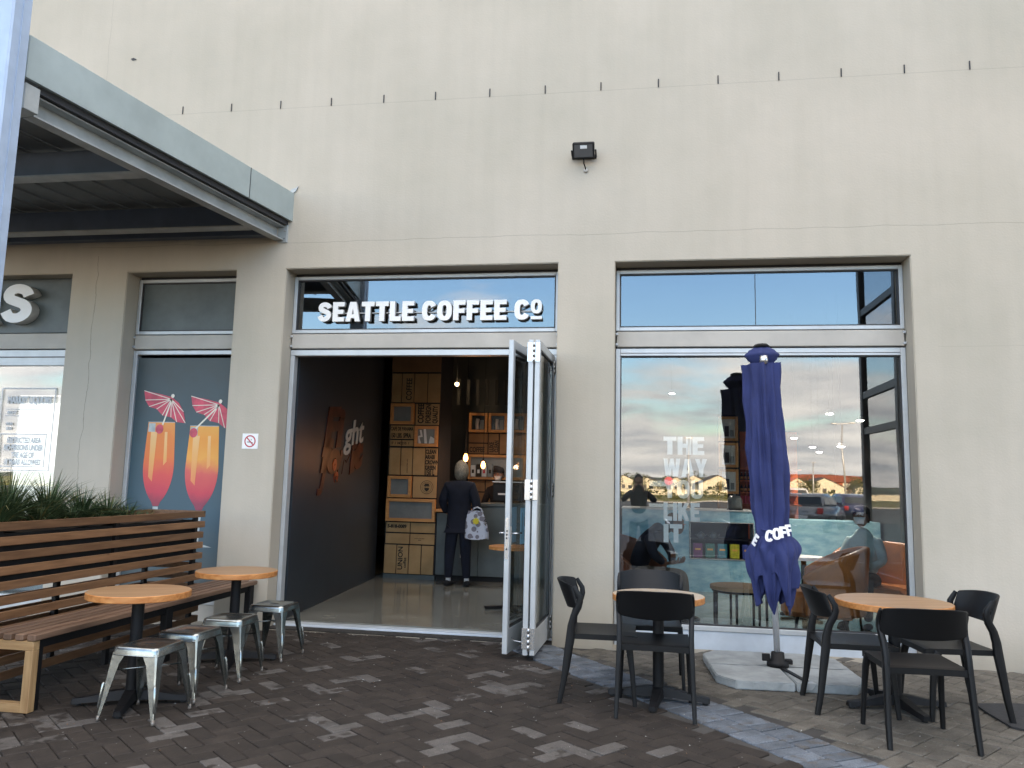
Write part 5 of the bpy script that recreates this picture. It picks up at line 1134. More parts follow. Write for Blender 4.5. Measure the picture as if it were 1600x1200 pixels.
# right shelf tower and bottle shelf
sh_ = thing('shelf_tower', 'tall oak box tower with pictures seen beyond the parasol reflection', 'shelf', (1.20, 5.0, .045)); k = MB(); k.box((0, .3, 0), (.29, .32, 2.55), 'ceil'); k.box((0, .0, 0), (.29, .3, 1.25), 'cardboard_dk'); k.build('back_panel', 'ceil', sh_)
for i in range(3): cframe(0, .29, 2.50 - i * .40, 2.12 - i * .40, par=sh_, ox=0, oz=0, y=.04, pane='frame_white', t=.04)
for i in range(3):
    k = MB(); zb = 2.19 - i * .40; k.box((.09, .012, zb), (.15, .03, zb + .16), 'ink'); k.box((.17, .012, zb), (.22, .03, zb + .10), 'frame_pane'); k.build('picture', 'ink', sh_)
bs = thing('bottle_shelf', 'warmly lit orange shelf unit stocked with small bottles and packets', 'shelf', (1.53, 5.2, .045)); orr = mat('orange_shelf', (.45, .10, .03), .5, var=.2)
k = MB(); k.box((0, .3, .6), (.9, .32, 2.3), orr); k.box((-.03, .0, .6), (0, .3, 2.3), 'black_steel')
for z in (1.18, 1.36, 1.54, 1.72): k.box((0, .0, z - .02), (.9, .3, z), orr)
k.build('unit', None, bs)
for r_i, z in enumerate((1.18, 1.36, 1.54)):
    for i in range(8):
        o = thing('bottle' if r_i else 'packet', ('red packet', 'dark bottle', 'yellow capped bottle')[r_i] + ' standing in the ' + ('lowest', 'middle', 'upper')[r_i] + ' row of the orange lit shelf', 'bottle' if r_i else 'packet', (1.56 + i * .055, 5.26, z + .045), group=('red packets', 'dark bottles', 'yellow capped bottles')[r_i] + ' on the lit shelf')
        k = MB()
        if r_i: k.lathe([(.018, 0), (.02, .01), (.02, .07), (.008, .09), (.008, .11)], 'ink' if r_i == 1 else 'amber_reflection0', 10) if False else k.lathe([(.018, 0), (.02, .01), (.02, .07), (.008, .09), (.008, .11)], 'ink', 10); k.lathe([(.01, .11), (.01, .12)], orr if r_i == 1 else 'frame_white', 8); k.lathe([(.0205, .02), (.0205, .055)], 'owood', 10)
        if not r_i: k = MB(); k.box((-.02, 0, 0), (.02, .03, .12), redp, .003)
        k.build('glass_body' if r_i else 'carton', None, o)
# mural on the left wall
mu = thing('wall_mural', 'rust red and white brush script mural on the dark left wall inside the entrance', 'mural', (-3.56, 1.15, 1.35))
mrust = mat('mural_rust', (.085, .016, .008), .35, var=.4, vs=6, emis=None); mrust2 = mat('mural_orange', (.42, .06, .012), .3, var=.3, vs=6)
wang = math.atan2(3.88 - .322, -3.78 + 3.50)
def mtext(txt, size, u_, v_, m, bold=.01, sx=1.0, tilt=8, yoff=.004):
    cu = bpy.data.curves.new('t', 'FONT'); cu.body = txt; cu.size = size; cu.offset = bold; cu.extrude = .004; cu.shear = .25; t = bpy.data.objects.new('tmp', cu); COL.objects.link(t); me = modded(t); bpy.data.objects.remove(t)
    T = Matrix.Rotation(wang, 4, 'Z') @ Matrix.Translation((u_, -yoff, v_)) @ Matrix.Rotation(R(90), 4, 'X') @ Matrix.Rotation(R(tilt), 4, 'Z') @ Matrix.Diagonal((sx, 1, 1, 1)); me.transform(T)
    me.materials.clear(); me.materials.append(m); me.name = 'brush_lettering'; o = bpy.data.objects.new('brush_lettering', me); COL.objects.link(o); o.parent = mu
mw = mat('mural_white', (.5, .48, .45), .5, var=.1)
mtext('Fi', .62, .05, .46, mrust, .035, 1.6, 6); mtext('ght', .44, .85, .50, mw, .008, 1.5, 8, .009); mtext('for', .50, .0, .20, mrust, .035, 1.6, 0); mtext('it', .50, 1.15, .20, mrust, .035, 1.8, 12); mtext('J', .4, .0, .02, mrust, .02, 1.3, -4); mtext('o', .22, .42, .22, mrust2, .02, 1.0, 0, .009); mtext('e', .2, .5, .08, mrust2, .02, 1.2, 0, .009)
# pendants and ceiling lights
def pt(name, loc, e, col, par, r_=.03):
    l = bpy.data.lights.new(name, 'POINT'); l.energy = e; l.color = col; l.shadow_soft_size = r_; o = bpy.data.objects.new(name, l); COL.objects.link(o); o.parent = par; o.location = loc
for i, (x, y, z, lb) in enumerate(((-2.43, 3.62, 1.80, 'left glowing amber pendant bulb above the customer'), (-2.33, 4.4, 1.72, 'right lower glowing amber pendant bulb half hidden by the customer'))):
    pd = thing('pendant_bulb', lb, 'light bulb', (x, y, z), group='amber pendant bulbs'); k = MB(); k.tube([(0, 0, .09), (0, 0, 3.75 - z)], .004, 'black_steel', 6); k.lathe([(.014, .05), (.016, .09)], 'black_steel', 10); k.build('cord', 'black_steel', pd)
    k = MB(); k.lathe([(.004, -.06), (.022, -.05), (.033, -.02), (.03, .01), (.015, .05)], 'bulb', 14); k.build('bulb', 'bulb', pd); pt('pendant_light', (0, -.09, -.02), .5, (1, .6, .35), pd)
gr = thing('slatted_ceiling_screen', 'dim white slatted screen high behind the counter with one bright bulb', 'screen', (-2.98, 5.3, 2.72))
for i in range(9): k = MB(); k.box((i * .16, 0, 0), (i * .16 + .05, .02, .42), 'ceil'); k.build('slat', 'ceil', gr)
bb = thing('ceiling_bulb', 'bright pale bulb in front of the slatted screen near the ceiling', 'light bulb', (-2.93, 5.05, 3.03)); k = MB(); k.ball((0, 0, 0), .03, 'bulb_w'); k.build('bulb', 'bulb_w', bb); k = MB(); k.tube([(0, 0, .046), (0, 0, .72)], .004, 'black_steel', 6); k.build('cord', 'black_steel', bb); pt('bulb_light', (0, -.1, 0), .8, (1, .75, .45), bb)
for i, (x, y, z) in enumerate(((2.244, 2.5, 2.376), (1.964, 3.2, 2.123), (2.393, 4.2, 2.065), (2.696, 5.2, 2.041), (2.72, 3.0, 2.34), (2.293, 2.2, 1.97), (-2.0, 2.6, 3.3), (-1.6, 4.6, 3.3), (.5, 5.0, 2.9))):
    dl = thing('hanging_disc_lamp', 'small white hanging disc lamp ' + ('highest of the group right of the parasol', 'widest one just right of the parasol', 'left of a close pair right of the parasol', 'right of a close pair near the lamp mast', 'next to the dark porch frame reflection', 'brightest one beside the mirrored lamp mast', 'above the shop entrance, out of view', 'above the barista, out of view', 'above the blue counter behind the parasol')[i], 'light', (x, y, z), group='hanging disc lamps'); k = MB(); k.lathe([(.02, .03), (.055, .0), (.06, -.01)], 'black_steel', 16); k.tube([(0, 0, .03), (0, 0, 3.75 - z)], .003, 'black_steel', 5); k.build('housing', 'black_steel', dl); k = MB(); k.lathe([(.03, -.022), (.045, -.012)], 'lamp_w', 16); k.build('lens', 'lamp_w', dl)
    l = bpy.data.lights.new('spot', 'SPOT'); l.energy = 14; l.spot_size = R(120); l.spot_blend = .7; l.color = (1, .93, .84); l.shadow_soft_size = .04; o = bpy.data.objects.new('disc_lamp_light', l); COL.objects.link(o); o.parent = dl; o.location = (0, 0, -.04)
# window lettering
wl_ = thing('window_slogan', 'white THE WAY YOU LIKE IT lettering on the right window', 'window lettering', (.228, FY + .045, .93))
for tx, z, wdt in (('THE', .825, .375), ('WAY', .62, .40), ('YOU', .42, .36), ('LIKE', .21, .33), ('IT', .01, .17)):
    ws = [glyph(ch_)[1] for ch_ in tx]; tot = sum(ws) + .07 * (len(tx) - 1); xx = 0
    for ch_, w0 in zip(tx, ws):
        me, _w = glyph_mesh(ch_, .003, 0)
        for v in me.vertices: v.co = Vector(((xx + v.co.x) * wdt / tot, -v.co.z * .2, v.co.y * .168))
        xx += w0 + .07; me.materials.clear(); me.materials.append(MT['decal']); me.name = 'letter'; o = bpy.data.objects.new('letter', me); COL.objects.link(o); o.parent = wl_; o.location = (0, 0, z)
# inside furniture
def int_table(loc, r, h, label, metal='black_steel', legs=False, top='tabletop'):
    t = thing('inside_table', label, 'table', loc); k = MB(); k.lathe([(r, h - .035), (r, h)], top, 36, smooth=False); k.build('tabletop', top, t)
    k = MB()
    if legs:
        for q in range(7): a = q * 6.283 / 7; k.tube([(r * .9 * math.cos(a), r * .9 * math.sin(a), 0), (r * .9 * math.cos(a), r * .9 * math.sin(a), h - .036)], .013, metal, 8)
        k.tube([(r * .9 * math.cos(a), r * .9 * math.sin(a), h - .05) for a in [i * 6.283 / 24 for i in range(25)]], .012, metal, 6)
    else:
        k.lathe([(.03, .04), (.03, h - .036)], metal, 12)
        for q in range(4): T = Matrix.Rotation(q * math.pi / 2 + .4, 4, 'Z'); k.box((0, -.025, .01), (.30, .025, .045), metal, .006, T)
    k.build('legs' if legs else 'pedestal', metal, t)
int_table((1.00, 1.02, .045), .29, .44, 'low round table with a ring of black legs inside the right window', legs=True)
int_table((-1.42, 1.62, .045), .26, .70, 'round orange table inside the entrance half hidden by the folded door', top='tableedge')
int_table((1.85, 2.2, .045), .22, .66, 'small round pale table behind the tan sofa inside', top='frame_white')
def tubchair(loc, rz, label, m, w_=.42, h=.80):
    t = thing('tub_armchair', label, 'armchair', loc, rz); k = MB(); k.box((-w_ * .8, -w_ * .75, .18), (w_ * .8, w_ * .85, .42), m, .05); k.build('seat', m, t)
    k = MB()
    def f(a, b, off=0):
        th_ = R(-215 + 250 * a) if False else R(160 + 220 * a); hh = .20 + (h - .20) * b * (1 - .42 * (abs(a - .5) * 2) ** 2.2); r_ = w_ + .05 * b + off; return (r_ * math.cos(th_), r_ * math.sin(th_) * .98, hh)
    k.grid(lambda a, b: f(a, b), 36, 10, m); o = k.build('back_shell', m, t); s_ = o.modifiers.new('s', 'SOLIDIFY'); s_.thickness = .07; s_.offset = -1; b_ = o.modifiers.new('b', 'BEVEL'); b_.width = .02; b_.segments = 3
    k = MB()
    for a in (45, 135, 225, 315): k.tube([(.3 * math.cos(R(a)), .3 * math.sin(R(a)), .19), (.34 * math.cos(R(a)), .34 * math.sin(R(a)), 0)], [.018, .012], 'black_steel', 8)
    k.build('legs', 'black_steel', t)
tubchair((-.02, 1.55, .045), -118, 'brown leather tub armchair under the seated woman at the left of the window', 'tan_dk', .42, .88)
tubchair((-.42, 1.02, .045), -100, 'tan leather tub armchair at the left edge of the right window', 'tan', .38, .80)
tubchair((1.80, 1.15, .045), 78, 'front tan leather tub armchair inside the right window', 'tan', .43, .86)
tubchair((2.50, 1.75, .045), 150, 'tan leather armchair of the man in the teal shirt', 'tan', .44, .86)

# ============================================================ PEOPLE
def head(parent, c, m_skin, m_hair, yaw=0, hair='short', mask=False, s=1.0, pitch=0, cap=False):
    T = Matrix.Translation(c) @ Matrix.Rotation(R(yaw), 4, 'Z') @ Matrix.Rotation(R(pitch), 4, 'X') @ Matrix.Scale(s, 4)   # face looks to -y
    k = MB()
    def hf(a, b):
        th_ = a * 2 * math.pi; ph = b * math.pi; x = math.sin(ph) * math.cos(th_); y = math.sin(ph) * math.sin(th_); z = math.cos(ph)
        rx, ry, rz = .074, .092, .112
        if z < 0: rx *= 1 - .28 * (-z) ** 1.5; ry *= 1 - .12 * (-z)
        py = y * ry; 
        if y < 0 and abs(x) < .35 and -.25 < z < .1: py -= .018 * (1 - abs(x) / .35) * (1 - abs(z + .1) / .2)   # nose
        if y < 0 and abs(x) < .5 and -.72 < z < -.55: py -= .006 * (1 - abs(x) / .5)
        if y < 0 and .02 < z < .2 and .2 < abs(x) < .62: py += .006
        return (x * rx, py, z * rz)
    k.grid(hf, 40, 30, m_skin, True, True); 
    for sx in (-1, 1): k.ball((sx * .074, .008, -.008), (.010, .020, .030), m_skin, 10, 8); k.ball((sx * .029, -.079, .012), (.012, .008, .007), 'frame_white', 10, 7); k.ball((sx * .029, -.085, .012), (.005, .004, .005), 'ink', 8, 6)
    k.box((-.024, -.092, -.052), (.024, -.082, -.046), 'red_lamp', .002)
    o = k.build('head', m_skin, parent); o.matrix_parent_inverse = Matrix.Identity(4); o.matrix_local = T
    k = MB()
    def hh(a, b):
        th_ = a * 2 * math.pi; low = {'short': .62, 'bob': .80, 'bun': .6}[hair]; vol = 1.16 if hair == 'bob' else 1.0
        front = max(0, -math.sin(th_)); lim = low - .34 * front ** .7; ph = b * math.pi * lim; e = vol * (1.10 + .03 * math.sin(9 * th_ + 7 * b) + .02 * math.sin(21 * th_ + 3 * b) + .012 * math.sin(33 * th_))
        x = math.sin(ph) * math.cos(th_) * .078 * e; y = math.sin(ph) * math.sin(th_) * .096 * e + .006; z = math.cos(ph) * .116 * e
        return (x, y, z)
    k.grid(hh, 48, 16, m_hair, True, True)
    if hair == 'bob':
        rs = random.Random(5)
        for i in range(260):
            th_ = rs.uniform(0, 6.283); fr_ = max(0, -math.sin(th_))
            if fr_ > .55: continue
            e = 1.17 + rs.uniform(-.03, .09); pts_ = []
            for q in range(6):
                ph = (.12 + .16 * q) * math.pi * (.9 - .2 * fr_); ph = min(ph, 2.45)
                ee = e * (1 + .03 * math.sin(q * 2 + th_ * 5)); pts_.append(Vector((math.sin(max(ph, 1.0) if q > 3 else ph) * math.cos(th_ + .05 * q) * .078 * ee, math.sin(max(ph, 1.0) if q > 3 else ph) * math.sin(th_ + .05 * q) * .096 * ee + .006, math.cos(ph) * .12 * ee)))
            k.tube(pts_, [.003, .005, .005, .005, .004, .0015], m_hair, 5)
    if hair == 'bun': k.ball((0, .115, -.01), .034, m_hair)
    h2 = k.build('hair', m_hair, o)
    if mask:
        k = MB(); k.grid(lambda a, b: ((a - .5) * .12 * (1 - .25 * b), -.100 - .014 * math.sin(b * math.pi) + .26 * (a - .5) ** 2 * .9 * .5, -.012 - b * .075), 14, 8, 'mask'); mo = k.build('face_mask', 'mask', o); sm_ = mo.modifiers.new('s', 'SOLIDIFY'); sm_.thickness = .003
    if cap:
        k = MB(); k.lathe([(.088, .035), (.092, .05), (.085, .09), (.06, .12), (.01, .135)], 'cloth_black', 24); k.grid(lambda a, b: ((a - .5) * .15 * (1 - .2 * b), -.085 - .065 * b, .045 - .012 * b - .4 * ((a - .5) * .15) ** 2), 10, 5, 'cloth_black'); co = k.build('cap', 'cloth_black', o)
    return o
def hand(parent, wrist, direction, palm_n, m, side=1, curl=.5, s=1.0):
    """five fingered hand; direction = wrist to knuckles, palm_n = out of the palm"""
    d = Vector(direction).normalized(); n_ = Vector(palm_n); n_ = (n_ - d * n_.dot(d)).normalized(); x = d.cross(n_) * side; w_ = Vector(wrist)
    J = [(tuple(w_ - d * .02 * s), .019 * s, .024 * s), (tuple(w_ + d * .035 * s), .016 * s, .034 * s), (tuple(w_ + d * .075 * s), .014 * s, .036 * s)]; k = MB()
    k.tube([w_ - d * .03 * s, w_ + d * .02 * s, w_ + d * .06 * s, w_ + d * .09 * s], [(.024 * s, .019 * s), (.034 * s, .017 * s), (.041 * s, .016 * s), (.038 * s, .012 * s)], m, 12, up=tuple(x))
    for i, (off, L_) in enumerate(((-.030, .062), (-.010, .075), (.011, .070), (.030, .055))):
        p = w_ + d * .085 * s + x * off * s; pts = [p]; a = curl * .35
        for q in range(3): a += curl * .65; p = p + (d * math.cos(a) + n_ * math.sin(a)) * L_ * s / 3; pts.append(p)
        k.tube(pts, [.0095 * s, .009 * s, .008 * s, .006 * s], m, 8)
    p = w_ + d * .03 * s - x * .034 * s; k.tube([p, p + (d * .6 - x * .8) * .032 * s + n_ * .01 * s, p + (d * .9 - x * .5) * .055 * s + n_ * .022 * s], [.013 * s, .010 * s, .007 * s], m, 8)
    return k.build('hand', m, parent)
# customer, back to the camera
wm = thing('person', 'grey haired woman in navy jacket and trousers at the counter, back turned', 'person', (-2.44, 3.35, .045))
J = [((0, .02, .88), .185, .135), ((0, .02, 1.08), .175, .13), ((0, .0, 1.24), .185, .125), ((0, -.0, 1.36), .12, .085), ((0, .0, 1.43), .055, .055),
     ((-.16, .0, 1.35), .085, .08), ((-.24, -.01, 1.14), .075, .07), ((-.20, .12, .98), .05, .05), ((.16, 0, 1.35), .085, .08), ((.245, -.02, 1.13), .075, .07), ((.255, -.04, .95), .05, .048), ((0, .02, .74), .18, .135)]
E_ = [(0, 1), (1, 2), (2, 3), (3, 4), (3, 5), (5, 6), (6, 7), (3, 8), (8, 9), (9, 10), (0, 11)]
skin_mesh('jacket', J, E_, 'cloth_navy', wm)
J = [((0, .02, .86), .13, .105), ((-.095, .02, .74), .095, .10), ((-.115, .0, .44), .078, .08), ((-.13, .02, .09), .05, .055), ((.095, .02, .74), .095, .10), ((.105, .01, .44), .078, .08), ((.125, .03, .09), .05, .055)]
skin_mesh('trousers', J, [(0, 1), (1, 2), (2, 3), (0, 4), (4, 5), (5, 6)], 'cloth_navy', wm)
for sx, a in ((-1, -14), (1, 18)):
    k = MB(); T = Matrix.Translation((sx * .128, .03, 0)) @ Matrix.Rotation(R(a), 4, 'Z'); k.tube([(0, -.08, .035), (0, -.02, .045), (0, .08, .035), (0, .15, .022)], [(.035, .032), (.042, .042), (.042, .032), (.028, .02)], 'cloth_black', 12, T=T, up=(1, 0, 0)); k.build('shoe', 'cloth_black', wm)
    k = MB(); k.tube([(sx * .128, .02, .06), (sx * .128, .02, .11)], .035, 'shoe_white', 10); k.build('sock', 'shoe_white', wm)
head(wm, (.01, .03, 1.555), 'skin', 'hair_grey', yaw=195, hair='bob', pitch=-6)
hand(wm, (.262, -.055, .915), (.05, -.1, -1), (-.4, .3, 0), 'skin', 1, 1.1); hand(wm, (-.19, .16, .975), (.2, 1, .1), (.2, 0, -1), 'skin', 1, .4)
bgm = bpy.data.materials.new('bag_print'); bgm.use_nodes = True; t_ = bgm.node_tree; b_ = t_.nodes['Principled BSDF']; vv = t_.nodes.new('ShaderNodeTexVoronoi'); vv.inputs['Scale'].default_value = 12; tcx = t_.nodes.new('ShaderNodeTexCoord'); t_.links.new(tcx.outputs['Object'], vv.inputs['Vector']); rp_ = t_.nodes.new('ShaderNodeValToRGB'); rp_.color_ramp.interpolation = 'CONSTANT'; rp_.color_ramp.elements[0].color = (.22, .20, .23, 1); rp_.color_ramp.elements[1].position = .42; rp_.color_ramp.elements[1].color = (.58, .6, .68, 1); t_.links.new(vv.outputs['Distance'], rp_.inputs[0]); t_.links.new(rp_.outputs[0], b_.inputs['Base Color']); b_.inputs['Roughness'].default_value = .7
bg_ = thing('tote_bag', 'pale tote bag with grey spots and a yellow flower hanging from the customer hand', 'bag', (-2.16, 3.22, .70))
k = MB(); k.grid(lambda a, b: ((.165 - .07 * b ** 2) * (1 + .05 * math.sin(a * 6.283 * 3 + 4 * b)) * math.copysign(abs(math.cos(a * 6.283)) ** .6, math.cos(a * 6.283)) - .02 * b, (.06 - .03 * b) * math.copysign(abs(math.sin(a * 6.283)) ** .6, math.sin(a * 6.283)), .36 * b - .012 * math.sin(a * 19)), 48, 12, bgm, True, True); k.add([(.165 * math.cos(a * .3927), .055 * math.sin(a * .3927), 0.0) for a in range(16)], [list(range(16))], bgm); k.build('pouch', None, bg_)
k = MB(); k.tube([(-.09, -.01, .35), (-.05, .0, .40), (.0, .0, .42), (.05, 0, .40), (.08, -.01, .35)], .010, bgm, 6); k.build('strap', None, bg_)
k = MB(); yl = mat('yellow_print', (.75, .6, .03), .6)
k.prism([(.0 + .042 * (1 + .2 * math.cos(8 * i * .196)) * math.cos(i * .196), .235 + .042 * (1 + .2 * math.cos(8 * i * .196)) * math.sin(i * .196)) for i in range(32)], 1, -.066, -.062, yl)
for a in (-40, -10, 20, 50): k.prism([(.095 + .01 * math.cos(R(a)), .22 + .01 * math.sin(R(a))), (.095 + .05 * math.cos(R(a + 9)), .22 + .05 * math.sin(R(a + 9))), (.095 + .06 * math.cos(R(a)), .22 + .06 * math.sin(R(a))), (.095 + .05 * math.cos(R(a - 9)), .22 + .05 * math.sin(R(a - 9)))], 1, -.060, -.055, 'ink')
k.build('flower_print', None, bg_)
# barista
ba = thing('person', 'barista in black cap and pale face mask behind the counter', 'person', (-2.17, 4.9, .045))
skin_mesh('torso', [((0, 0, .95), .14, .10), ((0, 0, 1.15), .15, .10), ((0, 0, 1.30), .12, .08), ((0, 0, 1.39), .05, .05), ((-.15, 0, 1.29), .065, .065), ((-.23, -.06, 1.06), .052, .05), ((-.14, -.26, 1.04), .042, .042), ((.15, 0, 1.29), .065, .065), ((.23, -.06, 1.06), .052, .05), ((.14, -.26, 1.04), .042, .042), ((0, 0, .70), .13, .10), ((-.09, 0, .4), .07, .07), ((-.09, 0, .05), .05, .05), ((.09, 0, .4), .07, .07), ((.09, 0, .05), .05, .05)], [(0, 1), (1, 2), (2, 3), (2, 4), (4, 5), (5, 6), (2, 7), (7, 8), (8, 9), (0, 10), (10, 11), (11, 12), (10, 13), (13, 14)], 'cloth_black', ba)
head(ba, (0, -.03, 1.53), 'skin', 'hair_dk', yaw=0, mask=True, cap=True)
for sx in (-1, 1): hand(ba, (sx * .13, -.29, 1.05), (-sx * .2, -1, 0), (0, 0, -1), 'skin_dk', sx, .5)
# seated figures
def sitter(name, label, loc, rz, top, bottom, skin, hair, mask, cap, lean=.12, headpitch=25, hk='short', fwd=0, drop=0):
    p = thing('person', label, 'person', loc, rz)   # faces -y locally
    skin_mesh('top', [((0, .04, .47), .14, .12), ((0, .02, .66), .14, .10), ((0, .02 - lean * .6, .84), .15, .095), ((0, .0 - lean, .95), .09, .075), ((0, -.02 - lean, 1.02), .05, .05), ((-.15, -lean * .8, .88), .065, .062), ((-.21, -lean - .06, .68), .053, .05), ((-.10, -.32, .60), .042, .042), ((.15, -lean * .8, .88), .065, .062), ((.21, -lean - .06, .68), .053, .05), ((.10, -.32, .60), .042, .042)], [(0, 1), (1, 2), (2, 3), (3, 4), (2, 5), (5, 6), (6, 7), (2, 8), (8, 9), (9, 10)], top, p)
    skin_mesh('trousers', [((0, .03, .46), .13, .10), ((-.09, -.05, .46), .085, .08), ((-.12, -.44, .48), .065, .065), ((-.12, -.46, .08), .048, .05), ((.09, -.05, .46), .085, .08), ((.12, -.44, .48), .065, .065), ((.12, -.46, .08), .048, .05)], [(0, 1), (1, 2), (2, 3), (0, 4), (4, 5), (5, 6)], bottom, p)
    for sx in (-1, 1):
        k = MB(); k.tube([(sx * .12, -.42, .035), (sx * .12, -.50, .04), (sx * .12, -.62, .02)], [(.038, .035), (.042, .035), (.03, .018)], 'cloth_black', 10, up=(1, 0, 0)); k.build('shoe', 'cloth_black', p); hand(p, (sx * .09, -.36, .60), (-sx * .3, -1, .1), (0, 0, 1), skin, sx, .6)
    head(p, (0, -.05 - lean - fwd, 1.13 - drop), skin, hair, 0, hk, mask, pitch=headpitch, cap=cap); return p
sitter('w', 'woman with dark tied hair in navy top sitting bent over a phone inside the window', (.03, 1.62, .045), 62, 'cloth_navy', 'cloth_olive', 'skin_dk', 'hair_dk', False, False, .20, -30, 'bun', fwd=.16, drop=.12)
sitter('m', 'man in pale teal shirt and face mask sitting at the right edge of the window', (2.42, 1.85, .045), -28, 'cloth_teal', 'cloth_black', 'skin_dk', 'hair_dk', True, True, .06, -10)
# photographer, mirrored in the window
ph = thing('person', 'photographer in dark jacket holding up a phone, mirrored in the window glass', 'person', (.0, -7.72, -.012), 180)
skin_mesh('jacket', [((0, 0, .92), .15, .11), ((0, 0, 1.10), .15, .11), ((0, -.0, 1.28), .17, .11), ((0, -.02, 1.38), .10, .08), ((0, -.03, 1.44), .055, .055), ((-.17, 0, 1.33), .075, .072), ((-.30, -.12, 1.18), .06, .058), ((-.10, -.30, 1.36), .048, .045), ((.17, 0, 1.33), .075, .072), ((.30, -.12, 1.18), .06, .058), ((.10, -.30, 1.36), .048, .045)], [(0, 1), (1, 2), (2, 3), (3, 4), (2, 5), (5, 6), (6, 7), (2, 8), (8, 9), (9, 10)], 'cloth_black', ph)
skin_mesh('trousers', [((0, 0, .88), .14, .11), ((-.10, 0, .75), .09, .09), ((-.11, 0, .45), .07, .07), ((-.12, 0, .08), .05, .055), ((.10, 0, .75), .09, .09), ((.11, 0, .45), .07, .07), ((.12, 0, .08), .05, .055)], [(0, 1), (1, 2), (2, 3), (0, 4), (4, 5), (5, 6)], 'cloth_navy', ph)
for sx in (-1, 1):
    k = MB(); k.tube([(sx * .12, .08, .035), (sx * .12, 0, .045), (sx * .12, -.15, .022)], [(.036, .033), (.042, .04), (.03, .02)], 'cloth_black', 10, up=(1, 0, 0)); k.build('shoe', 'cloth_black', ph); hand(ph, (sx * .095, -.325, 1.39), (-sx * .25, -.35, 1), (-sx, .2, 0), 'skin', sx, .6)
head(ph, (0, -.03, 1.57), 'skin', 'hair_dk', 0, pitch=6)
pn = thing('phone', 'black phone held up by the photographer mirrored in the window', 'phone', (0, -7.345, 1.45)); k = MB(); k.box((-.078, -.045, -.038), (.078, -.036, .038), 'black_steel', .004); k.build('case', 'black_steel', pn); k = MB(); k.lathe([(.007, 0), (.007, .003)], 'window_dk', 10, T=Matrix.Translation((.05, -.035, .015)) @ Matrix.Rotation(R(-90), 4, 'X')); k.build('camera_lens', 'window_dk', pn)

# ============================================================ WORLD MIRRORED IN THE GLASS
po_ = thing('glazed_porch', 'dark framed glazed porch standing to the right of the camera, mirrored in the window', 'porch', (3.95, -7.1, 0))
k = MB()
for y in (0, 1.95): k.box((0, y - .07, 0), (.12, y + .07, 6.6), 'porch', .005); k.box((2.2, y - .05, 0), (2.32, y + .05, 6.6), 'porch', .005)
for z in (.0, 2.45, 3.1, 4.6, 6.48): k.box((.01, .07, z), (.11, 1.88, z + .12), 'porch')
k.box((-.05, -.1, 6.6), (2.4, 2.05, 6.75), 'porch'); k.build('frame', 'porch', po_)
for y in (.07,):
    for z0, z1 in ((.12, 2.45), (2.57, 3.1), (3.22, 4.6), (4.72, 6.48)): k = MB(); k.box((.05, y + .001, z0 + .001), (.06, 1.879, z1 - .001), 'porchglass'); k.build('pane', 'porchglass', po_)
k = MB(); k.box((2.2, .05, 0), (2.25, 1.9, 6.6), 'porch'); k.build('rear_wall', 'porch', po_)

def mirror_pos(ratio, dist):   # a spot seen in the window glass: lateral/depth ratio and total optical depth
    return (ratio * dist, -(dist - 7.33) + .44)
def house(x, y, wv, dv, hw, hr, rz, label, roof='roof'):
    hw *= .66; hr *= .72
    h_ = thing('house', label, 'house', (x, y, -.05), rz)
    k = MB(); k.box((-wv / 2, -dv / 2, 0), (wv / 2, dv / 2, hw), 'house'); k.prism([(-wv / 2, hw), (wv / 2, hw), (0, hw + hr)], 1, -dv / 2, dv / 2, 'house'); k.build('wall', 'house', h_)
    k = MB()
    for s_ in (-1, 1):
        a = Vector((s_ * (wv / 2 + .3), hw - .3 * hr / (wv / 2) + .06)); b = Vector((0, hw + hr + .06)); k.prism([(a.x, a.y), (b.x, b.y), (b.x, b.y + .14), (a.x, a.y + .14)], 1, -dv / 2 - .2, dv / 2 + .2, roof)
    k.build('roof', roof, h_)
    for xx in (-wv * .22, wv * .2): k = MB(); k.box((xx - .5, dv / 2 + .001, 0.9), (xx + .5, dv / 2 + .06, 1.7), 'window_dk'); k.build('window', 'window_dk', h_)
    k = MB(); k.box((-.45, dv / 2 + .001, 0), (.45, dv / 2 + .05, 1.9), 'roof'); k.build('door', 'roof', h_)
    return h_
hs_ = [(-.018, 176, 9, 9, 3.4, 2.6, 0, 'first cream gabled house from the left in the window reflection'), (.012, 182, 8, 9, 3.3, 2.4, 12, 'cream gabled house right behind the mirrored photographer'), (.040, 190, 9, 10, 3.4, 2.6, -8, 'cream gabled house under the word YOU in the reflection'),
       (.066, 178, 9, 9, 3.6, 3.0, 4, 'tall cream gabled house right of the window slogan'), (.092, 172, 10, 10, 3.6, 3.2, -5, 'cream gabled house just left of the parasol reflection'), (.125, 190, 10, 9, 3.4, 2.6, 6, 'cream house mostly hidden behind the parasol'),
       (.155, 185, 9, 9, 3.4, 2.6, -6, 'cream house hidden right behind the parasol'), (.187, 165, 8, 9, 3.2, 2.7, 3, 'cream gabled house right beside the parasol, above the pickup'), (.214, 168, 10, 9, 3.2, 2.9, -3, 'wide cream gabled house left of the mirrored lamp mast'), (.272, 170, 9, 9, 3.3, 2.4, 0, 'rightmost cream gabled house by the dark porch frame')]
for (r_, d_, a, b, c, e, f, lb) in hs_: x, y = mirror_pos(r_, d_ * 1.22); house(x, y, a, b, c, e, f, lb)
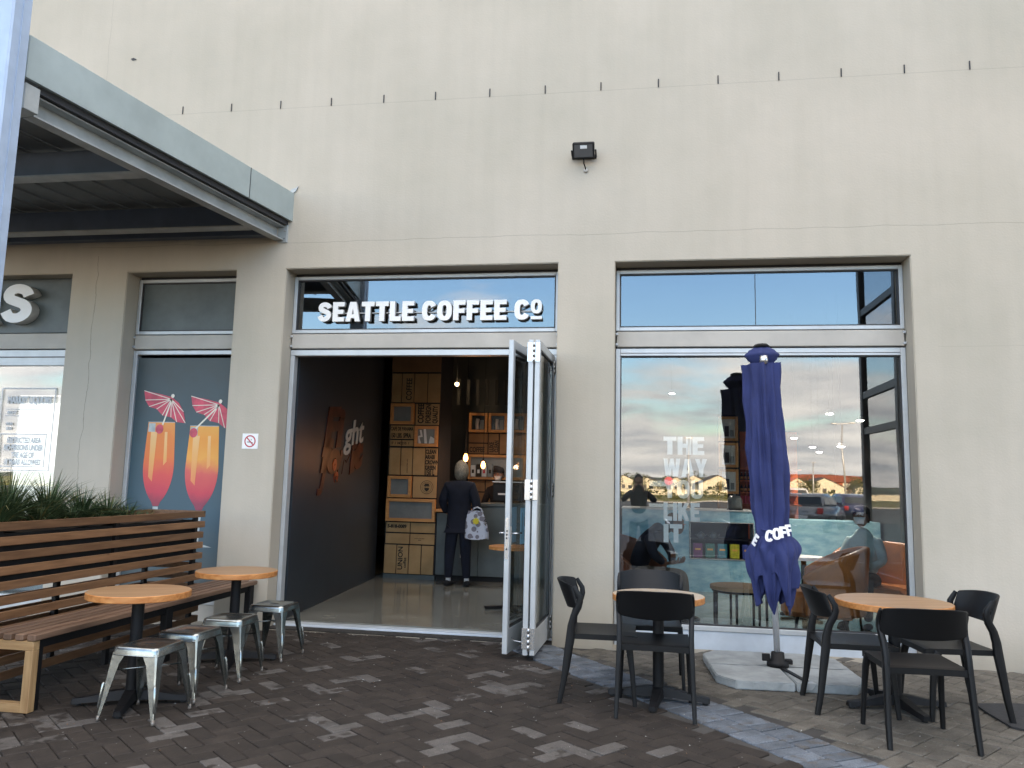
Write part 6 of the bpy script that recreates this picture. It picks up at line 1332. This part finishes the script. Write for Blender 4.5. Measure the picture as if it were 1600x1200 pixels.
for (r_, d_, wv, lb) in ((.235, 215, 34, 'long red roofed building behind the lamp mast'), (.262, 235, 26, 'second red roofed building at the far right')):
    x, y = mirror_pos(r_, d_); b = thing('red_building', lb, 'building', (x, y, 0)); k = MB(); k.box((-wv / 2, -6, 0), (wv / 2, 6, 3.4), 'roof_red'); k.build('wall', 'roof_red', b)
    k = MB(); k.prism([(-6.5, 3.41), (6.5, 3.41), (0, 5.2)], 0, -wv / 2 - .3, wv / 2 + .3, 'roof_red'); k.build('roof', 'roof_red', b)
    for i in range(int(wv / 4)):
        for z in (.8, 2.2): k = MB(); k.box((-wv / 2 + 1 + i * 4, 6.001, z), (-wv / 2 + 3.4 + i * 4, 6.1, z + 1.0), 'house'); k.build('window', 'house', b)
bwl = thing('boundary_wall', 'long low cream boundary wall behind the parking lot', 'wall', (20, -140, -.05)); k = MB()
k.box((-120, -.12, 0), (120, .12, 1.0), 'house'); k.build('masonry', 'house', bwl); k = MB(); k.box((-120, -.2, 1.001), (120, .2, 1.1), 'kerb'); k.build('coping', 'kerb', bwl)
# hills far away
def hill(x0, x1, y, h, seed):
    rr = random.Random(seed); k = MB(); n = 60; ph_ = [rr.uniform(0, 6) for _ in range(4)]
    def f(a, b):
        x = x0 + (x1 - x0) * a; env = math.sin(math.pi * a) ** .6; return (x, y - 160 * b, h * env * (.62 + .2 * math.sin(a * 7 + ph_[0]) + .12 * math.sin(a * 17 + ph_[1]) + .05 * math.sin(a * 41 + ph_[2])) * math.sin(b * math.pi / 2) - .3)
    k.grid(f, n, 6, 'hill'); o = k.build('hill', 'hill'); o['kind'] = 'structure'
hill(-260, 700, -420, 13, 3); hill(-500, 120, -480, 10, 8)
# trees
leafmeshes = []
for sd in range(3):
    rr = random.Random(sd + 40); k = MB()
    lobes = [(rr.uniform(-.9, .9), rr.uniform(-.9, .9), rr.uniform(2.0, 4.3), rr.uniform(.6, 1.15)) for _ in range(9)]
    for i in range(750):
        lx, ly, lz, lr = rr.choice(lobes); v = Vector((rr.gauss(0, 1), rr.gauss(0, 1), rr.gauss(0, 1))).normalized() * lr * rr.uniform(.6, 1.05) ** .5; c = Vector((lx, ly, lz)) + v; s_ = rr.uniform(.09, .2)
        a = Vector((rr.gauss(0, 1), rr.gauss(0, 1), rr.gauss(0, 1))).normalized(); b = a.cross(Vector((rr.gauss(0, 1), rr.gauss(0, 1), rr.gauss(0, 1)))).normalized(); k.add([c + a * s_, c + b * s_ * .6, c - a * s_, c - b * s_ * .6], [(0, 1, 2, 3)], 'tree_leaf')
    o = k.build('crown', 'tree_leaf'); leafmeshes.append(o.data); bpy.data.objects.remove(o)
k = MB(); k.tube([(0, 0, 0), (.05, .02, 1.2), (.0, .0, 2.3), (.1, 0, 3.2)], [.16, .12, .09, .03], 'bark', 8); k.tube([(0, 0, 1.6), (.5, .2, 2.6)], [.07, .02], 'bark', 6); k.tube([(0, 0, 1.8), (-.5, -.2, 2.8)], [.07, .02], 'bark', 6); o = k.build('trunk', 'bark'); trunkm = o.data; bpy.data.objects.remove(o)
rr = random.Random(3)
sp_ = [(-.03, 'at the far left edge of the reflection'), (-.016, 'second from the left edge of the reflection'), (.002, 'behind the photographer head'), (.022, 'right of the photographer head'), (.033, 'left of the word YOU'), (.055, 'above the slogan houses'), (.075, 'between the two tallest cream houses'), (.098, 'left of the parasol reflection'), (.118, 'at the parasol reflection edge'), (.14, 'behind the parasol'), (.165, 'right behind the parasol'), (.178, 'above the pickup at the parasol edge'), (.198, 'golden bushy one between cream houses'), (.207, 'above the hatchback'), (.224, 'left of the lamp mast'), (.25, 'right of the lamp mast'), (.258, 'near the dark porch frame'), (.268, 'tallest one next to the dark porch frame')]
for i, (r_, lb) in enumerate(sp_):
    d_ = rr.choice((135, 150, 205, 215)) if i < 17 else 75; x, y = mirror_pos(r_, d_); s_ = rr.uniform(.85, 1.3) * (.95 if d_ > 180 else .62)
    t = thing('tree', 'tree mirrored in the window, ' + lb, 'tree', (x, y, -.05), rr.uniform(0, 360), 'trees beyond the parking lot'); t.scale = (s_ * 1.2, s_ * 1.2, s_)
    for nm, me in (('trunk', trunkm), ('crown', leafmeshes[i % 3])): o = bpy.data.objects.new(nm, me); COL.objects.link(o); o.parent = t
# shrubs on the verge as one hedge mass
k = MB(); rr = random.Random(9)
for i in range(2600):
    x = rr.uniform(-12, 60); c = Vector((x, -92 + rr.uniform(-2, 2), rr.uniform(0, .9 + .35 * math.sin(x * .9) + .2 * math.sin(x * 2.3)))); s_ = rr.uniform(.12, .28)
    a = Vector((rr.gauss(0, 1), rr.gauss(0, 1), rr.gauss(0, 1))).normalized(); b = a.cross(Vector((rr.gauss(0, 1), rr.gauss(0, 1), rr.gauss(0, 1)))).normalized(); k.add([c + a * s_, c + b * s_ * .6, c - a * s_, c - b * s_ * .6], [(0, 1, 2, 3)], 'tree_leaf')
tag(k.build('shrub_border', 'tree_leaf'), 'rough golden green shrub border along the parking lot verge', 'shrubs', kind='stuff')
def mast(r_, d_, h_, label, head_=True):
    x, y = mirror_pos(r_, d_); m = thing('lamp_mast', label, 'lamp post', (x, y, -.05)); k = MB(); k.tube([(0, 0, 0), (0, 0, h_)], [.13, .07], 'galvpole', 10); k.build('pole', 'galvpole', m)
    if head_: k = MB(); k.box((-1.1, -.06, h_ - .02), (1.1, .06, h_ + .06), 'galvpole', .01); k.box((-1.3, -.2, h_ + .0), (-.7, .2, h_ + .12), 'galvpole', .02); k.box((.7, -.2, h_ + .0), (1.3, .2, h_ + .12), 'galvpole', .02); k.build('lamp_head', 'galvpole', m)
    else: k = MB(); k.box((-.35, -.1, h_), (.35, .1, h_ + .08), 'galvpole', .01); k.build('lamp_head', 'galvpole', m)
mast(.2448, 95, 9.2, 'tall white lamp mast mirrored right of the parasol'); mast(.208, 120, 5.0, 'shorter slim lamp post mirrored above the hatchback', False); mast(.060, 60, 5.2, 'thin post mirrored right of the slogan letters', False)
stp = thing('stop_sign', 'small red octagonal stop sign mirrored left of the word YOU', 'sign', (*mirror_pos(.035, 78), -.1)); k = MB(); k.tube([(0, 0, 0), (0, 0, 2.2)], .03, 'galvpole', 8); k.build('post', 'galvpole', stp); k = MB(); k.prism([(.42 * math.cos(R(22.5 + 45 * i)), 2.1 + .42 * math.sin(R(22.5 + 45 * i))) for i in range(8)], 1, .03, .05, redp); k.build('plate', None, stp)
# --- cars
def car(label, loc, rz, paint, kind='hatch', cat='car'):
    c = thing('pickup_truck' if kind == 'pickup' else 'parked_car', label, 'pickup' if kind == 'pickup' else 'car', loc, rz)   # front to +y
    if kind == 'pickup':
        body_ = [(-2.5, .45), (-2.5, 1.02), (-.55, 1.04), (-.5, 1.0), (1.0, 1.02), (2.2, .92), (2.45, .7), (2.45, .42), (1.9, .35), (-2.1, .38)]
        cab = [(-.6, 1.0), (-.45, 1.66), (.35, 1.68), (.95, 1.02)]
    else:
        body_ = [(-1.9, .42), (-1.95, .75), (-1.85, .98), (.8, .98), (1.75, .80), (1.95, .6), (1.95, .36), (1.5, .28), (-1.5, .28)]
        cab = [(-1.75, .96), (-1.35, 1.42), (.05, 1.46), (.85, .97)]
    bm = bmesh.new()
    def ext(poly_, w0, w1, zlo, zhi):
        vs0 = []; vs1 = []
        for (y, z) in poly_:
            f = min(1, max(0, (z - zlo) / (zhi - zlo))); w_ = w0 + (w1 - w0) * f; vs0.append(bm.verts.new((-w_, y, z))); vs1.append(bm.verts.new((w_, y, z)))
        bm.faces.new(vs0); bm.faces.new(vs1[::-1]); n = len(poly_)
        for i in range(n): bm.faces.new((vs0[i], vs1[i], vs1[(i + 1) % n], vs0[(i + 1) % n]))
    ext(body_, .86, .82, .3, 1.05); ext(cab, .80, .60, .97, 1.6)
    bmesh.ops.recalc_face_normals(bm, faces=bm.faces); bmesh.ops.bevel(bm, geom=list(bm.edges), offset=.06, segments=3, affect='EDGES')
    me = bpy.data.meshes.new('body'); bm.to_mesh(me); bm.free(); me.materials.append(MT[paint])
    for p in me.polygons: p.use_smooth = True
    o = bpy.data.objects.new('body', me); COL.objects.link(o); o.parent = c
    (y0, z0), (y1, z1), (y2, z2), (y3, z3) = cab; k = MB()
    def wq(pts): k.add(pts, [(0, 1, 2, 3)], 'window_dk')
    def W(z): return .80 - .20 * min(1, (z - .97) / .63)
    za, zb = z0 + .10, z1 - .08
    def ly(ya, zaa, yb, zbb, z): return ya + (yb - ya) * (z - zaa) / (zbb - zaa)
    ra, rb = ly(y0, z0, y1, z1, za), ly(y0, z0, y1, z1, zb); fa, fb = ly(y3, z3, y2, z2, za), ly(y3, z3, y2, z2, zb)
    wq([(-W(za) + .1, ra - .012, za), (W(za) - .1, ra - .012, za), (W(zb) - .08, rb - .012, zb), (-W(zb) + .08, rb - .012, zb)]); wq([(-W(za) + .08, fa + .014, za), (W(za) - .08, fa + .014, za), (W(zb) - .06, fb + .014, zb), (-W(zb) + .06, fb + .014, zb)])
    for s_ in (-1, 1):
        mid = (ra + fa) / 2 - .05
        for a0, a1, b0, b1 in ((ra + .12, mid - .03, rb + .1, mid - .03), (mid + .04, fa - .16, mid + .04, fb - .08)): wq([(s_ * (W(za) + .012), a0, za), (s_ * (W(za) + .012), a1, za), (s_ * (W(zb) + .012), b1, zb), (s_ * (W(zb) + .012), b0, zb)])
    k.build('windows', 'window_dk', c)
    yr, yf = (-1.55, 1.6) if kind == 'pickup' else (-1.25, 1.28); rw = .36 if kind == 'pickup' else .3
    for yy in (yr, yf):
        for s_ in (-1, 1):
            T = Matrix.Translation((s_ * .78, yy, rw)) @ Matrix.Rotation(R(90), 4, 'Y'); k = MB(); k.lathe([(rw * .6, -.11), (rw * .95, -.11), (rw, -.07), (rw, .07), (rw * .95, .11), (rw * .6, .11)], 'tyre', 20, T=T); wv_ = k.build('wheel', 'tyre', c); k = MB(); k.lathe([(rw * .6, -.105), (rw * .6, .105)], 'chrome', 14, T=T); k.build('rim', 'chrome', wv_)
    yb_ = body_[1][0]
    for s_ in (-1, 1):
        k = MB(); k.box((s_ * .60, yb_ - .03, .70), (s_ * .80, yb_ + .10, .93), 'red_lamp', .02); k.build('tail_light', 'red_lamp', c); k = MB(); k.box((s_ * .52, 1.80 if kind != 'pickup' else 2.3, .62), (s_ * .78, 1.93 if kind != 'pickup' else 2.47, .76), 'chrome', .02); k.build('headlight', 'chrome', c)
        k = MB(); k.box((s_ * .82, .62, .98), (s_ * 1.0, .72, 1.1), paint, .02); k.build('mirror', paint, c)
    k = MB(); k.box((-.26, yb_ - .035, .52), (.26, yb_ - .02, .64), 'frame_white'); k.build('number_plate', 'frame_white', c)
    k = MB(); k.box((-.84, yb_ - .08, .34), (.84, yb_ + .06, .50), 'black_steel', .03); k.build('bumper', 'black_steel', c)
    return c
x, y = mirror_pos(.1865, 44); car('white pickup truck parked beside the parasol in the reflection', (x, y, -.13), 188, 'car_white', 'pickup')
x, y = mirror_pos(.2075, 34); car('grey blue hatchback parked nearest in the reflection', (x, y, -.13), 205, 'car_grey')
x, y = mirror_pos(.246, 41); car('silver car parked under the mirrored lamp mast', (x, y, -.13), 175, 'car_blue')
x, y = mirror_pos(.168, 36); car('dark car hidden behind the parasol in the reflection', (x, y, -.13), 190, 'car_blue')
x, y = mirror_pos(.262, 52); car('white car parked next to the porch frame in the reflection', (x, y, -.13), 180, 'car_white')
